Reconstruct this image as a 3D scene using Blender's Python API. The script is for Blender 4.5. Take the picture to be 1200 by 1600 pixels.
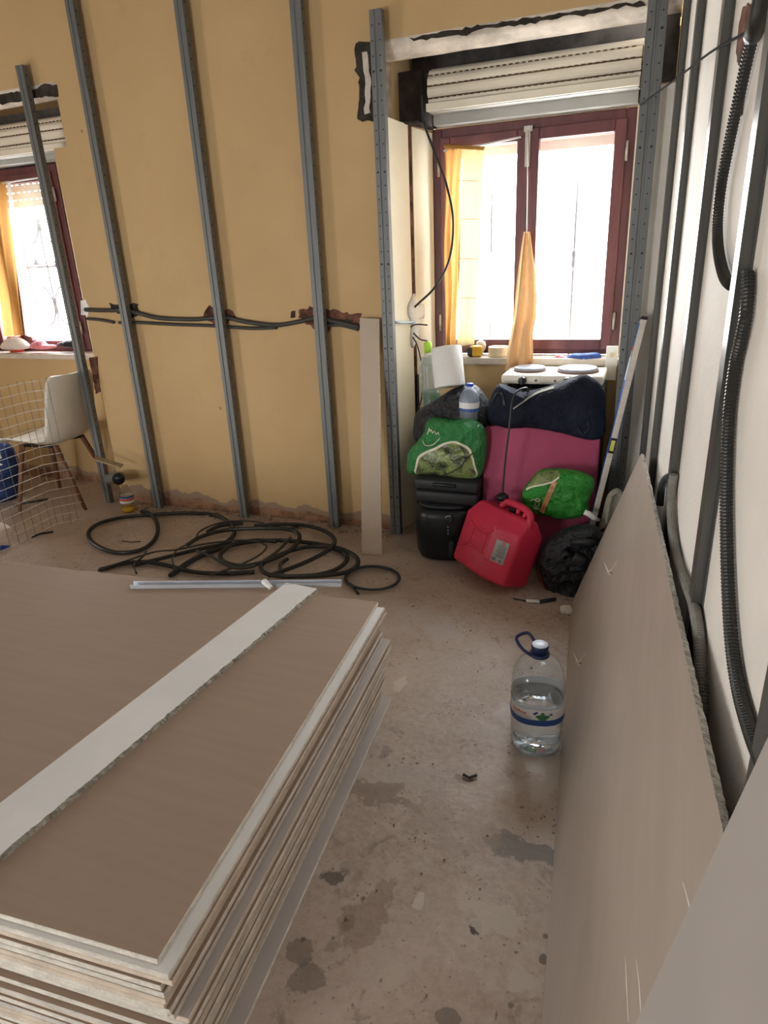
import bpy, bmesh, math, random
from mathutils import Vector, Matrix, noise, Euler

for o in list(bpy.data.objects):
    bpy.data.objects.remove(o)
SC = bpy.context.scene
COL = SC.collection
random.seed(7)
PI = math.pi

# ------------------------------------------------------------------ camera
CAM_H = 1.4
F_PX = 1040.0
ROT = Matrix(((0.932, -0.091, 0.351), (0.360, 0.348, -0.866), (-0.043, 0.933, 0.357)))
def _ortho(m):
    x = Vector(m[0]); z = Vector(m[2])
    z.normalize(); x = (x - z * x.dot(z)).normalized(); y = z.cross(x)
    return Matrix((x, y, z))
ROT = _ortho(ROT)
cam_data = bpy.data.cameras.new('camera')
cam_data.sensor_fit = 'VERTICAL'
cam_data.sensor_height = 36.0
cam_data.lens = F_PX / 1600.0 * 36.0
cam_data.clip_start = 0.02
cam = bpy.data.objects.new('camera', cam_data)
COL.objects.link(cam)
cam.matrix_world = Matrix.Translation((0, 0, CAM_H)) @ ROT.to_4x4()
SC.camera = cam

# ------------------------------------------------------------------ light and exposure
SC.view_settings.view_transform = 'Standard'
SC.view_settings.look = 'None'
SC.view_settings.exposure = 0.9
SC.view_settings.gamma = 1.0
SC.view_settings.use_curve_mapping = False
try:
    SC.cycles.use_denoising = True
    SC.cycles.max_bounces = 14
    SC.cycles.diffuse_bounces = 8
    SC.cycles.transmission_bounces = 14
    SC.cycles.transparent_max_bounces = 16
    SC.cycles.caustics_refractive = True
    SC.cycles.sample_clamp_indirect = 6.0
except Exception:
    pass
world = bpy.data.worlds.new('overcast_sky')
SC.world = world
world.use_nodes = True
wn = world.node_tree.nodes; wl = world.node_tree.links
wn['Background'].inputs[1].default_value = 14.0
_tc = wn.new('ShaderNodeTexCoord'); _sx = wn.new('ShaderNodeSeparateXYZ'); _rp = wn.new('ShaderNodeValToRGB')
wl.new(_tc.outputs['Generated'], _sx.inputs[0]); wl.new(_sx.outputs[2], _rp.inputs[0])
_mr = _rp.color_ramp
_mr.elements[0].position = 0.0; _mr.elements[0].color = (0.80, 0.80, 0.80, 1)
_mr.elements[1].position = 1.0; _mr.elements[1].color = (0.84, 0.93, 1.0, 1)
wl.new(_rp.outputs[0], wn['Background'].inputs[0])

def portal(name, c, rot, sx, sy):
    l = bpy.data.lights.new(name, 'AREA'); l.shape = 'RECTANGLE'; l.size = sx; l.size_y = sy
    l.cycles.is_portal = True
    o = bpy.data.objects.new(name, l); COL.objects.link(o); o.location = c; o.rotation_euler = rot
portal('window_daylight_portal', (-0.61, 3.70, 1.44), (-PI / 2, 0, 0), 1.1, 1.2)
portal('window_daylight_portal', (-3.83, 3.70, 1.44), (-PI / 2, 0, 0), 1.0, 1.2)
portal('added_side_daylight_portal', (-5.12, -0.1, 0.75), (0, -PI / 2, 0), 1.3, 0.8)  # for an unseen opening added in the left wall as fill light
portal('added_rear_daylight_portal', (-2.5, -2.62, 0.75), (PI / 2, 0, 0), 1.0, 1.3)  # for an unseen opening added behind the camera as fill light

# ------------------------------------------------------------------ pixel helpers (frame 1200x1600) to metric points at a known depth
def _dir(x, y):
    return ROT @ Vector((x - 600.0, -(y - 800.0), -F_PX))
def at(x, y, Y):
    v = _dir(x, y); return Vector((0, 0, CAM_H)) + v * (Y / v.y)
def fl(x, y, z=0.0):
    v = _dir(x, y); return Vector((0, 0, CAM_H)) + v * ((z - CAM_H) / v.z)
AX = Vector((-0.080, 0.9968, 0)); AX.normalize()        # run of the right wall
PR = Vector((AX.y, -AX.x, 0))                            # towards the right wall
def rw(x, y, D):
    v = _dir(x, y); return Vector((0, 0, CAM_H)) + v * (D / v.dot(PR))
def fr(s, D, z):
    return AX * s + PR * D + Vector((0, 0, z))

# ------------------------------------------------------------------ mesh builder
class MB:
    def __init__(self):
        self.v = []; self.f = []; self.m = []
    def add(self, vs, fs, mi=0):
        n = len(self.v); self.v += [Vector(p) for p in vs]
        for f in fs:
            self.f.append([i + n for i in f]); self.m.append(mi)
        return self
    def box(self, c, s, M=None, mi=0, mats=None):
        c = Vector(c); x, y, z = s[0] / 2, s[1] / 2, s[2] / 2
        p = [Vector((a * x, b * y, d * z)) for a in (-1, 1) for b in (-1, 1) for d in (-1, 1)]
        if M is not None: p = [M @ q for q in p]
        p = [c + q for q in p]
        fs = [(0, 1, 3, 2), (4, 6, 7, 5), (0, 4, 5, 1), (2, 3, 7, 6), (0, 2, 6, 4), (1, 5, 7, 3)]
        n = len(self.v); self.v += p
        for k, f in enumerate(fs):
            self.f.append([i + n for i in f]); self.m.append(mats[k] if mats else mi)
        return self
    def bx(self, x0, x1, y0, y1, z0, z1, mi=0):
        return self.box(((x0 + x1) / 2, (y0 + y1) / 2, (z0 + z1) / 2), (x1 - x0, y1 - y0, z1 - z0), mi=mi)
    def prism(self, poly, z0, z1, M=None, mi=0):
        n = len(poly)
        vs = [Vector((p[0], p[1], z0)) for p in poly] + [Vector((p[0], p[1], z1)) for p in poly]
        if M is not None: vs = [M @ v for v in vs]
        fs = [tuple(range(n - 1, -1, -1)), tuple(range(n, 2 * n))] + [(i, (i + 1) % n, n + (i + 1) % n, n + i) for i in range(n)]
        return self.add(vs, fs, mi)
    def tube(self, pts, r, n=8, closed=False, mi=0):
        pts = [Vector(p) for p in pts]; N = len(pts)
        if N < 2: return self
        rr = r if isinstance(r, (list, tuple)) else [r] * N
        t0 = (pts[1] - pts[0]).normalized()
        u = t0.orthogonal().normalized(); base = len(self.v)
        for i, p in enumerate(pts):
            a = pts[(i + 1) % N] if (closed or i < N - 1) else p
            b = pts[(i - 1) % N] if (closed or i > 0) else p
            t = (a - b)
            if t.length < 1e-9: t = t0
            t.normalize()
            u = (u - t * u.dot(t))
            if u.length < 1e-6: u = t.orthogonal()
            u.normalize(); w = t.cross(u)
            for k in range(n):
                an = 2 * PI * k / n
                self.v.append(p + (u * math.cos(an) + w * math.sin(an)) * rr[i])
        for i in range(N if closed else N - 1):
            j = (i + 1) % N
            for k in range(n):
                l = (k + 1) % n
                self.f.append([base + i * n + k, base + i * n + l, base + j * n + l, base + j * n + k]); self.m.append(mi)
        if not closed:
            self.f.append([base + k for k in range(n - 1, -1, -1)]); self.m.append(mi)
            self.f.append([base + (N - 1) * n + k for k in range(n)]); self.m.append(mi)
        return self
    def lathe(self, prof, n=32, M=None, sq=2.0, cap0=True, cap1=True, mi=0):
        base = len(self.v); M = M or Matrix.Identity(4)
        for r, z in prof:
            for k in range(n):
                a = 2 * PI * k / n; c, s = math.cos(a), math.sin(a)
                q = (abs(c) ** sq + abs(s) ** sq) ** (-1.0 / sq)
                self.v.append(M @ Vector((r * q * c, r * q * s, z)))
        for i in range(len(prof) - 1):
            for k in range(n):
                l = (k + 1) % n
                self.f.append([base + i * n + k, base + i * n + l, base + (i + 1) * n + l, base + (i + 1) * n + k]); self.m.append(mi)
        if cap0: self.f.append([base + k for k in range(n - 1, -1, -1)]); self.m.append(mi)
        if cap1: self.f.append([base + (len(prof) - 1) * n + k for k in range(n)]); self.m.append(mi)
        return self
    def grid(self, fn, nu, nv, mi=0, closed_u=False):
        base = len(self.v)
        for i in range(nu + 1):
            for j in range(nv + 1):
                self.v.append(Vector(fn(i / nu, j / nv)))
        for i in range(nu):
            for j in range(nv):
                a = base + i * (nv + 1) + j
                self.f.append([a, a + nv + 1, a + nv + 2, a + 1]); self.m.append(mi)
        return self
    def build(self, name, mats, parent=None, smooth=False, origin=None, bevel=0, segs=2, solid=0, sub=0, weld=False):
        vs = self.v
        if parent is not None: off = parent.matrix_basis.translation.copy()
        elif origin is not None: off = Vector(origin)
        else:
            off = Vector(((min(v.x for v in vs) + max(v.x for v in vs)) / 2, (min(v.y for v in vs) + max(v.y for v in vs)) / 2, min(v.z for v in vs)))
        p = parent
        while p is not None and p.parent is not None:
            p = p.parent; off = off + p.matrix_basis.translation
        me = bpy.data.meshes.new(name)
        me.from_pydata([tuple(v - off) for v in vs], [], self.f)
        if not isinstance(mats, (list, tuple)): mats = [mats]
        for m in mats: me.materials.append(m)
        for p, mi in zip(me.polygons, self.m):
            p.material_index = mi; p.use_smooth = smooth
        bm = bmesh.new(); bm.from_mesh(me)
        if weld: bmesh.ops.remove_doubles(bm, verts=bm.verts, dist=1e-4)
        bmesh.ops.recalc_face_normals(bm, faces=bm.faces)
        bm.to_mesh(me); bm.free(); me.update()
        o = bpy.data.objects.new(name, me); COL.objects.link(o)
        if parent is not None: o.parent = parent
        else: o.location = off
        if solid:
            q = o.modifiers.new('thickness', 'SOLIDIFY'); q.thickness = solid; q.offset = 0
        if bevel:
            q = o.modifiers.new('edge', 'BEVEL'); q.width = bevel; q.segments = segs; q.limit_method = 'ANGLE'; q.angle_limit = math.radians(35)
        if sub:
            q = o.modifiers.new('smooth', 'SUBSURF'); q.levels = sub; q.render_levels = sub
        return o

def tag(o, label, cat, group=None):
    o['label'] = label; o['category'] = cat
    if group: o['group'] = group
    return o
def thing(name, label, cat, loc, group=None):
    o = bpy.data.objects.new(name, None); COL.objects.link(o); o.location = loc; o.empty_display_size = 0.05
    return tag(o, label, cat, group)
def struct(o, parent=None):
    o['kind'] = 'structure'; return o
def spline(pts, k=6, closed=False):
    P = [Vector(p) for p in pts]; n = len(P); out = []
    rng = n if closed else n - 1
    for i in range(rng):
        p0 = P[(i - 1) % n] if (closed or i > 0) else P[i]
        p1 = P[i]; p2 = P[(i + 1) % n]
        p3 = P[(i + 2) % n] if (closed or i < n - 2) else p2
        for j in range(k):
            t = j / k
            out.append(0.5 * ((2 * p1) + (p2 - p0) * t + (2 * p0 - 5 * p1 + 4 * p2 - p3) * t * t + (3 * p1 - p0 - 3 * p2 + p3) * t ** 3))
    if not closed: out.append(P[-1])
    return out
def text_mesh(s, size):
    cu = bpy.data.curves.new('lettering', 'FONT'); cu.body = s; cu.size = size; cu.align_x = 'CENTER'; cu.align_y = 'CENTER'
    cu.resolution_u = 3
    ob = bpy.data.objects.new('lettering', cu); COL.objects.link(ob)
    dg = bpy.context.evaluated_depsgraph_get(); dg.update()
    me = bpy.data.meshes.new_from_object(ob.evaluated_get(dg))
    vs = [v.co.copy() for v in me.vertices]; fs = [list(p.vertices) for p in me.polygons]
    bpy.data.objects.remove(ob); bpy.data.meshes.remove(me); bpy.data.curves.remove(cu)
    return vs, fs

# ------------------------------------------------------------------ materials
def _new(name):
    m = bpy.data.materials.new(name); m.use_nodes = True
    n = m.node_tree.nodes; l = m.node_tree.links
    return m, n, l, n['Principled BSDF']
def N(n, t, **kw):
    x = n.new(t)
    for k, v in kw.items(): setattr(x, k, v)
    return x
def mixc(n, l, fac, a, b, mode='MIX'):
    x = n.new('ShaderNodeMix'); x.data_type = 'RGBA'; x.blend_type = mode
    for s, v in ((x.inputs[0], fac), (x.inputs[6], a), (x.inputs[7], b)):
        if hasattr(v, 'is_output') or isinstance(v, bpy.types.NodeSocket): l.new(v, s)
        else: s.default_value = v if not isinstance(v, tuple) else (*v, 1.0) if len(v) == 3 else v
    return x.outputs[2]
def noise_out(n, l, scale, detail=5, rough=0.6, vec=None, dist=0.0):
    x = n.new('ShaderNodeTexNoise'); x.inputs['Scale'].default_value = scale; x.inputs['Detail'].default_value = detail
    x.inputs['Roughness'].default_value = rough; x.inputs['Distortion'].default_value = dist
    if vec is None:
        tc = n.new('ShaderNodeTexCoord'); vec = tc.outputs['Object']
    l.new(vec, x.inputs['Vector'])
    return x.outputs[0]
def remap(n, l, v, a, b, c=0.0, d=1.0):
    x = n.new('ShaderNodeMapRange'); x.inputs[1].default_value = a; x.inputs[2].default_value = b
    x.inputs[3].default_value = c; x.inputs[4].default_value = d; x.interpolation_type = 'SMOOTHSTEP'
    l.new(v, x.inputs[0]); return x.outputs[0]
def bump(n, l, b, h, strength, dist=0.01):
    x = n.new('ShaderNodeBump'); x.inputs['Strength'].default_value = min(1, strength); x.inputs['Distance'].default_value = dist if strength < 1 else .04
    l.new(h, x.inputs['Height']); l.new(x.outputs[0], b.inputs['Normal'])
def sc(c, k): return tuple(min(1.0, x * k) for x in c)
def mat(name, col, rough=0.6, metal=0.0, var=0.12, scale=6.0, bmp=0.0, bscale=80.0, spec=0.4, stretch=None, col2=None):
    m, n, l, b = _new(name)
    tc = n.new('ShaderNodeTexCoord'); vec = tc.outputs['Object']
    if stretch:
        mp = n.new('ShaderNodeMapping'); mp.inputs['Scale'].default_value = stretch; l.new(vec, mp.inputs[0]); vec = mp.outputs[0]
    no = noise_out(n, l, scale, vec=vec)
    f = remap(n, l, no, 0.3, 0.7)
    l.new(mixc(n, l, f, sc(col, 1 - var), col2 or sc(col, 1 + var)), b.inputs['Base Color'])
    b.inputs['Roughness'].default_value = rough; b.inputs['Metallic'].default_value = metal
    b.inputs['Specular IOR Level'].default_value = spec
    if bmp: bump(n, l, b, noise_out(n, l, bscale, vec=vec), bmp)
    return m

def m_floor():
    m, n, l, b = _new('dusty_cement_floor')
    tc = n.new('ShaderNodeTexCoord'); vec = tc.outputs['Object']
    big = noise_out(n, l, 1.3, 6, 0.62, vec)
    c = mixc(n, l, remap(n, l, big, 0.35, 0.65), (0.355, 0.258, 0.198), (0.495, 0.40, 0.33))
    mid = noise_out(n, l, 6.0, 8, 0.7, vec, 0.3)
    c = mixc(n, l, remap(n, l, mid, 0.52, 0.66, 0, 0.55), c, (0.50, 0.44, 0.385))
    c = mixc(n, l, remap(n, l, noise_out(n, l, 3.1, 8, 0.75, vec, 0.5), 0.60, 0.68, 0, 0.6), c, (0.20, 0.155, 0.12))
    fine = noise_out(n, l, 45.0, 6, 0.7, vec)
    c = mixc(n, l, remap(n, l, fine, 0.30, 0.75, 0, 0.4), c, (0.62, 0.54, 0.46))
    vor = n.new('ShaderNodeTexVoronoi'); vor.inputs['Scale'].default_value = 14.0; l.new(vec, vor.inputs['Vector'])
    spk = remap(n, l, vor.outputs['Distance'], 0.05, 0.12, 0.75, 0.0)
    c = mixc(n, l, spk, c, (0.10, 0.065, 0.045))
    vo3 = n.new('ShaderNodeTexVoronoi'); vo3.inputs['Scale'].default_value = 60.0; l.new(vec, vo3.inputs['Vector'])
    cl = N(n, 'ShaderNodeMath', operation='MULTIPLY'); l.new(remap(n, l, vo3.outputs['Distance'], 0.16, 0.26, 0.85, 0.0), cl.inputs[0]); l.new(remap(n, l, noise_out(n, l, 5.0, 4, 0.6, vec), 0.50, 0.62), cl.inputs[1])
    c = mixc(n, l, cl.outputs[0], c, (0.12, 0.08, 0.055))
    vo2 = n.new('ShaderNodeTexVoronoi'); vo2.inputs['Scale'].default_value = 38.0; l.new(vec, vo2.inputs['Vector'])
    c = mixc(n, l, remap(n, l, vo2.outputs['Distance'], 0.06, 0.13, 0.5, 0.0), c, (0.14, 0.095, 0.07))
    c = mixc(n, l, remap(n, l, noise_out(n, l, 11.0, 9, 0.75, vec, 0.8), 0.56, 0.66, 0, 0.55), c, (0.215, 0.155, 0.115))
    c = mixc(n, l, remap(n, l, noise_out(n, l, 17.0, 9, 0.75, vec, 1.2), 0.60, 0.68, 0, 0.5), c, (0.60, 0.53, 0.47))
    # stains and paint flakes with their own outlines, and some painted floor light
    jit = n.new('ShaderNodeTexNoise'); jit.inputs['Scale'].default_value = 10.0; jit.inputs['Detail'].default_value = 12; jit.inputs['Roughness'].default_value = 0.66; l.new(vec, jit.inputs['Vector'])
    def blot(px, py, rx, ry, col, amt):
        nonlocal c
        p = fl(px, py)
        sub = n.new('ShaderNodeVectorMath'); sub.operation = 'SUBTRACT'; l.new(vec, sub.inputs[0]); sub.inputs[1].default_value = p
        mul = n.new('ShaderNodeVectorMath'); mul.operation = 'MULTIPLY'; l.new(sub.outputs[0], mul.inputs[0]); mul.inputs[1].default_value = (1 / rx, 1 / ry, 0)
        ln = n.new('ShaderNodeVectorMath'); ln.operation = 'LENGTH'; l.new(mul.outputs[0], ln.inputs[0])
        ad = n.new('ShaderNodeMath'); ad.operation = 'MULTIPLY_ADD'; l.new(jit.outputs[0], ad.inputs[0]); ad.inputs[1].default_value = 5.0; l.new(ln.outputs['Value'], ad.inputs[2])
        c = mixc(n, l, remap(n, l, ad.outputs[0], 3.2, 3.42, amt, 0.0), c, col)
    DK = (0.105, 0.075, 0.055); PALE = (0.50, 0.43, 0.35)
    for a in ((830, 1330, .09, .05, (0.19, 0.155, 0.125), .9), (520, 1368, .030, .022, DK, .8), (538, 1356, .022, .02, DK, .6), (528, 1350, .05, .02, PALE, .5), (462, 1490, .028, .03, DK, .5), (478, 1530, .035, .03, (0.17, 0.13, 0.10), .6), (742, 1450, .014, .022, (0.07, 0.04, 0.035), 1.0),
              (770, 1430, .08, .05, PALE, .85), (815, 1525, .07, .03, PALE, .85), (640, 1210, .12, .06, (0.42, 0.37, 0.32), .5), (850, 1205, .10, .10, (0.55, 0.49, 0.41), .6),  # the blot under the water bottle paints its bright reflection
              (600, 1530, .05, .04, PALE, .5), (560, 1430, .06, .1, (0.25, 0.16, 0.11), .5), (700, 1588, .02, .02, DK, .6), (545, 1440, .02, .03, DK, .35), (620, 1350, .03, .03, PALE, .45), (655, 1410, .012, .03, (0.7, 0.63, 0.55), .6), (720, 1215, .03, .02, DK, .4), (600, 1180, .03, .03, DK, .35), (600, 1240, .10, .06, (0.22, 0.15, 0.11), .6),
              (848, 1500, .008, .012, DK, .8), (700, 1280, .12, .10, (0.36, 0.27, 0.21), .5), (625, 1070, .02, .05, (0.66, 0.58, 0.5), .7),
              (690, 985, .10, .10, (0.50, 0.43, 0.38), .6), (660, 965, .18, .12, (0.52, 0.46, 0.42), .45)):  # these two pale blots paint light falling left of the fuel can
        blot(*a)
    l.new(c, b.inputs['Base Color'])
    l.new(remap(n, l, mid, 0.3, 0.7, 0.36, 0.62), b.inputs['Roughness'])
    b.inputs['Specular IOR Level'].default_value = 0.42
    bump(n, l, b, fine, 0.25, 0.006)
    return m

def m_wall():
    m, n, l, b = _new('ochre_painted_plaster')
    tc = n.new('ShaderNodeTexCoord'); vec = tc.outputs['Object']
    c = mixc(n, l, remap(n, l, noise_out(n, l, 1.4, 5, 0.6, vec), 0.3, 0.7), (0.53, 0.37, 0.185), (0.59, 0.42, 0.215))
    c = mixc(n, l, remap(n, l, noise_out(n, l, 9.0, 5, 0.6, vec), 0.60, 0.75, 0, 0.3), c, (0.45, 0.32, 0.165))
    vor = n.new('ShaderNodeTexVoronoi'); vor.inputs['Scale'].default_value = 2.6; l.new(vec, vor.inputs['Vector'])
    c = mixc(n, l, remap(n, l, vor.outputs['Distance'], 0.014, 0.03, 0.7, 0.0), c, (0.25, 0.16, 0.08))
    sx = n.new('ShaderNodeSeparateXYZ'); l.new(vec, sx.inputs[0])
    nz = noise_out(n, l, 5.0, 6, 0.6, vec)
    def below(h, amp, soft=0.012):
        ma = n.new('ShaderNodeMath'); ma.operation = 'MULTIPLY_ADD'; l.new(nz, ma.inputs[0]); ma.inputs[1].default_value = -amp; l.new(sx.outputs[2], ma.inputs[2])
        return remap(n, l, ma.outputs[0], h - amp * .5, h - amp * .5 + soft, 1.0, 0.0)
    c = mixc(n, l, below(0.085, 0.22), c, (0.33, 0.235, 0.165))
    br = mixc(n, l, remap(n, l, noise_out(n, l, 16.0, 5, 0.7, vec), 0.4, 0.6), (0.22, 0.12, 0.075), (0.36, 0.20, 0.12))
    c = mixc(n, l, below(0.045, 0.16), c, br)
    l.new(c, b.inputs['Base Color']); b.inputs['Roughness'].default_value = 0.75; b.inputs['Specular IOR Level'].default_value = 0.25
    bump(n, l, b, noise_out(n, l, 120.0, 4, 0.6, vec), 0.25, 0.003)
    return m

def m_thin_glass(name, tint=(1, 1, 1), rough=0.02, amt=1.0, milk=0.0):
    m, n, l, b = _new(name)
    n.remove(b); out = n['Material Output']
    tr = N(n, 'ShaderNodeBsdfTransparent'); tr.inputs[0].default_value = (*tint, 1)
    gl = N(n, 'ShaderNodeBsdfGlossy'); gl.inputs['Roughness'].default_value = rough
    lw = N(n, 'ShaderNodeLayerWeight'); lw.inputs[0].default_value = 0.5
    pw = N(n, 'ShaderNodeMath', operation='POWER'); pw.inputs[1].default_value = 4.0; l.new(lw.outputs['Facing'], pw.inputs[0])
    mu = N(n, 'ShaderNodeMath', operation='MULTIPLY_ADD'); mu.inputs[1].default_value = .7 * amt; mu.inputs[2].default_value = .03 * amt; l.new(pw.outputs[0], mu.inputs[0])
    mx = N(n, 'ShaderNodeMixShader'); l.new(mu.outputs[0], mx.inputs[0]); l.new(tr.outputs[0], mx.inputs[1]); l.new(gl.outputs[0], mx.inputs[2])
    if milk:
        df = N(n, 'ShaderNodeBsdfDiffuse'); df.inputs[0].default_value = (*tint, 1); tl = N(n, 'ShaderNodeBsdfTranslucent'); tl.inputs[0].default_value = (*tint, 1)
        ms = N(n, 'ShaderNodeMixShader'); l.new(df.outputs[0], ms.inputs[1]); l.new(tl.outputs[0], ms.inputs[2])
        m2 = N(n, 'ShaderNodeMixShader'); m2.inputs[0].default_value = milk; l.new(mx.outputs[0], m2.inputs[1]); l.new(ms.outputs[0], m2.inputs[2]); mx = m2
    l.new(mx.outputs[0], out.inputs[0])
    return m
def m_water():
    m, n, l, b = _new('clear_water'); b.inputs['Base Color'].default_value = (0.93, 0.97, 1, 1)
    b.inputs['Transmission Weight'].default_value = 1.0; b.inputs['IOR'].default_value = 1.33; b.inputs['Roughness'].default_value = 0.0
    no = noise_out(n, l, 9.0, 3, 0.5); bump(n, l, b, no, 0.35, 0.02)
    return m
def m_cloth(name, col, trans=0.5, tcol=None, fold=None):
    m, n, l, b = _new(name); n.remove(b); out = n['Material Output']
    d = N(n, 'ShaderNodeBsdfDiffuse'); t = N(n, 'ShaderNodeBsdfTranslucent')
    no = noise_out(n, l, 14.0)
    c = mixc(n, l, remap(n, l, no, .3, .7), sc(col, .9), sc(col, 1.05))
    l.new(c, d.inputs[0]); c2 = tcol or col; t.inputs[0].default_value = (*c2, 1)
    mx = N(n, 'ShaderNodeMixShader'); mx.inputs[0].default_value = trans
    l.new(d.outputs[0], mx.inputs[1]); l.new(t.outputs[0], mx.inputs[2]); l.new(mx.outputs[0], out.inputs[0])
    return m
def m_foliage_print():
    m, n, l, b = _new('printed_tree_photo')
    tc = n.new('ShaderNodeTexCoord'); vec = tc.outputs['Object']
    a = noise_out(n, l, 16.0, 3, 0.6, vec, 0.5); f = noise_out(n, l, 110.0, 6, 0.8, vec)
    c = mixc(n, l, remap(n, l, a, .38, .62), (0.02, 0.03, 0.02), (0.20, 0.27, 0.08))
    c = mixc(n, l, remap(n, l, f, .5, .66, 0, .8), c, (0.42, 0.47, 0.27))
    c = mixc(n, l, remap(n, l, f, .34, .46, .8, 0), c, (0.02, 0.035, 0.02))
    l.new(c, b.inputs['Base Color']); b.inputs['Roughness'].default_value = 0.35
    return m
def m_corrugated(name, col, rough=0.45):
    return mat(name, col, rough, var=.2, scale=12, spec=.45)

M = {}
M['floor'] = m_floor()
M['wall'] = m_wall()
M['wall_cream'] = mat('cream_wall_paint', (0.79, 0.755, 0.69), .7, var=.06, scale=2.0, bmp=.2, bscale=90, spec=.25, col2=(0.84, 0.81, 0.755))
M['reveal'] = mat('cream_reveal_paint', (0.90, 0.85, 0.68), .6, var=.05, scale=3.0, spec=.3)
M['ceiling'] = mat('darkened_ceiling_paint', (0.24, 0.235, 0.23), .8, var=.04, spec=.2)  # unseen ceiling, coloured dark to dim the bounce on the upper wall
M['plaster'] = mat('raw_white_plaster', (0.66, 0.60, 0.52), .85, var=.25, scale=7, bmp=.6, bscale=28, spec=.2)
M['plaster_and_daylight'] = mat('white_plaster_and_daylight', (0.90, 0.90, 0.88), .8, var=.06, scale=20, bmp=.5, bscale=40, spec=.2)  # also paints the daylight at a hole in the wall
M['hole'] = mat('exposed_masonry', (0.10, 0.055, 0.04), .9, var=.6, scale=18, bmp=.8, bscale=30, spec=.1, col2=(0.24, 0.11, 0.075))
M['dark_gap'] = mat('dark_masonry_gap', (0.05, 0.042, 0.035), .95, var=.4, scale=14, bmp=.6, bscale=30, spec=.1)
M['box_shade'] = mat('box_cavity_shade', (0.10, 0.09, 0.085), .9, var=.5, scale=6, spec=.1)  # near-black stands in for the unlit depth of the shutter boxes
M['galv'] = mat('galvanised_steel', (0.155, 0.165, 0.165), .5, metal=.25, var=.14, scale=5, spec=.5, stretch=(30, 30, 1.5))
M['galv_dark'] = mat('shaded_steel_stud', (0.06, 0.062, 0.058), .30, metal=.0, var=.2, scale=5, spec=.9, stretch=(30, 30, 1.5))  # steel coloured near-black so the unlit stud sides look shaded
M['galv_hole'] = mat('punched_hole_dark', (0.04, 0.04, 0.04), .8, spec=.1)
M['track'] = mat('bright_zinc_track', (0.60, 0.63, 0.70), .4, metal=.4, var=.08, scale=6)
M['mahogany'] = mat('red_brown_window_paint', (0.135, 0.044, 0.048), .42, var=.22, scale=7, stretch=(3, 3, .6), spec=.5)
M['sill'] = mat('pale_stone_sill', (0.62, 0.54, 0.46), .5, var=.1, scale=12)
M['shutter'] = mat('ivory_shutter_slat', (0.84, 0.79, 0.66), .5, var=.04, scale=3)
M['shutter_slit'] = mat('dark_slat_joint', (0.14, 0.085, 0.04), .8, var=.3)
M['box_grey'] = mat('grey_shutter_box_panel', (0.42, 0.42, 0.40), .5, var=.06)
M['steel'] = mat('dull_steel_fitting', (0.5, 0.48, 0.45), .4, metal=.8)
M['bars'] = mat('pale_painted_iron', (0.17, 0.19, 0.22), .5, var=.05)
M['glass'] = m_thin_glass('window_glass')
M['pvc_clear'] = m_thin_glass('clear_pet', (0.93, 0.96, 0.98), .06, 1.6, .05)
M['pvc_cloudy'] = m_thin_glass('cloudy_pet', (0.80, 0.86, 0.84), .2, 1.6, .15)
M['pvc_sheen'] = m_thin_glass('sheen_tinted_pet', (0.80, 0.86, 0.96), .08, 1.5, .30)  # milky blue tint imitates reflections on the small bottle
M['water'] = m_water()
M['curtain'] = m_cloth('orange_curtain_cloth', (0.85, 0.50, 0.16), .55, (0.27, 0.135, 0.045))
M['curtain_pale'] = m_cloth('pale_yellow_sheer', (0.88, 0.74, 0.44), .5, (0.26, 0.195, 0.10))
M['towel'] = m_cloth('peach_cotton_cloth', (0.82, 0.58, 0.34), .45, (0.25, 0.145, 0.065))
M['sheer'] = m_cloth('white_sheer', (0.86, 0.83, 0.76), .5, (0.35, 0.33, 0.29))
M['paper_back'] = mat('brown_grey_board_paper', (0.37, 0.275, 0.208), .62, var=.035, scale=3, spec=.35, stretch=(1, 14, 1), bmp=.05, bscale=160)
M['paper_lean'] = mat('grey_brown_board_paper', (0.38, 0.322, 0.272), .42, var=.05, scale=4, spec=.45, stretch=(14, .8, .8))
M['paper_grey'] = mat('pale_grey_board_paper', (0.37, 0.34, 0.315), .5, var=.04, scale=3, spec=.4)
M['paper_grey_light'] = mat('light_grey_board_paper', (0.47, 0.425, 0.395), .55, var=.05, scale=4, spec=.3)
M['paper_ivory'] = mat('ivory_board_paper', (0.82, 0.815, 0.80), .6, var=.04, scale=4, spec=.3)
M['paper_beige'] = mat('beige_board_paper', (0.50, 0.42, 0.325), .6, var=.04, scale=4, spec=.3)
M['gyp'] = mat('gypsum_edge', (0.76, 0.72, 0.64), .8, var=.15, scale=30, bmp=.6, bscale=90, spec=.2)
M['gyp_tan'] = mat('tan_gypsum_edge', (0.66, 0.57, 0.46), .8, var=.15, scale=20, bmp=.4, bscale=90, spec=.2)
M['gyp_grey'] = mat('greyed_gypsum_edge', (0.62, 0.58, 0.53), .8, var=.15, scale=20, bmp=.4, bscale=90, spec=.2)
M['gyp_rough'] = mat('broken_gypsum_edge', (0.72, 0.68, 0.60), .9, var=.3, scale=60, bmp=1.0, bscale=70, spec=.15)
M['conduit'] = m_corrugated('black_conduit_plastic', (0.022, 0.022, 0.02), .42)
M['conduit_dusty'] = m_corrugated('dusty_black_conduit', (0.045, 0.043, 0.036), .6)
M['conduit_grey'] = m_corrugated('dusty_grey_conduit', (0.20, 0.20, 0.18), .6)
M['cable'] = mat('black_cable_sheath', (0.03, 0.035, 0.04), .4, var=.2)
M['black_plastic'] = mat('black_plastic', (0.008, 0.010, 0.013), .35, var=.25, scale=5)
M['dark_plastic'] = mat('charcoal_plastic', (0.018, 0.020, 0.023), .5, var=.2, scale=5)
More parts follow.
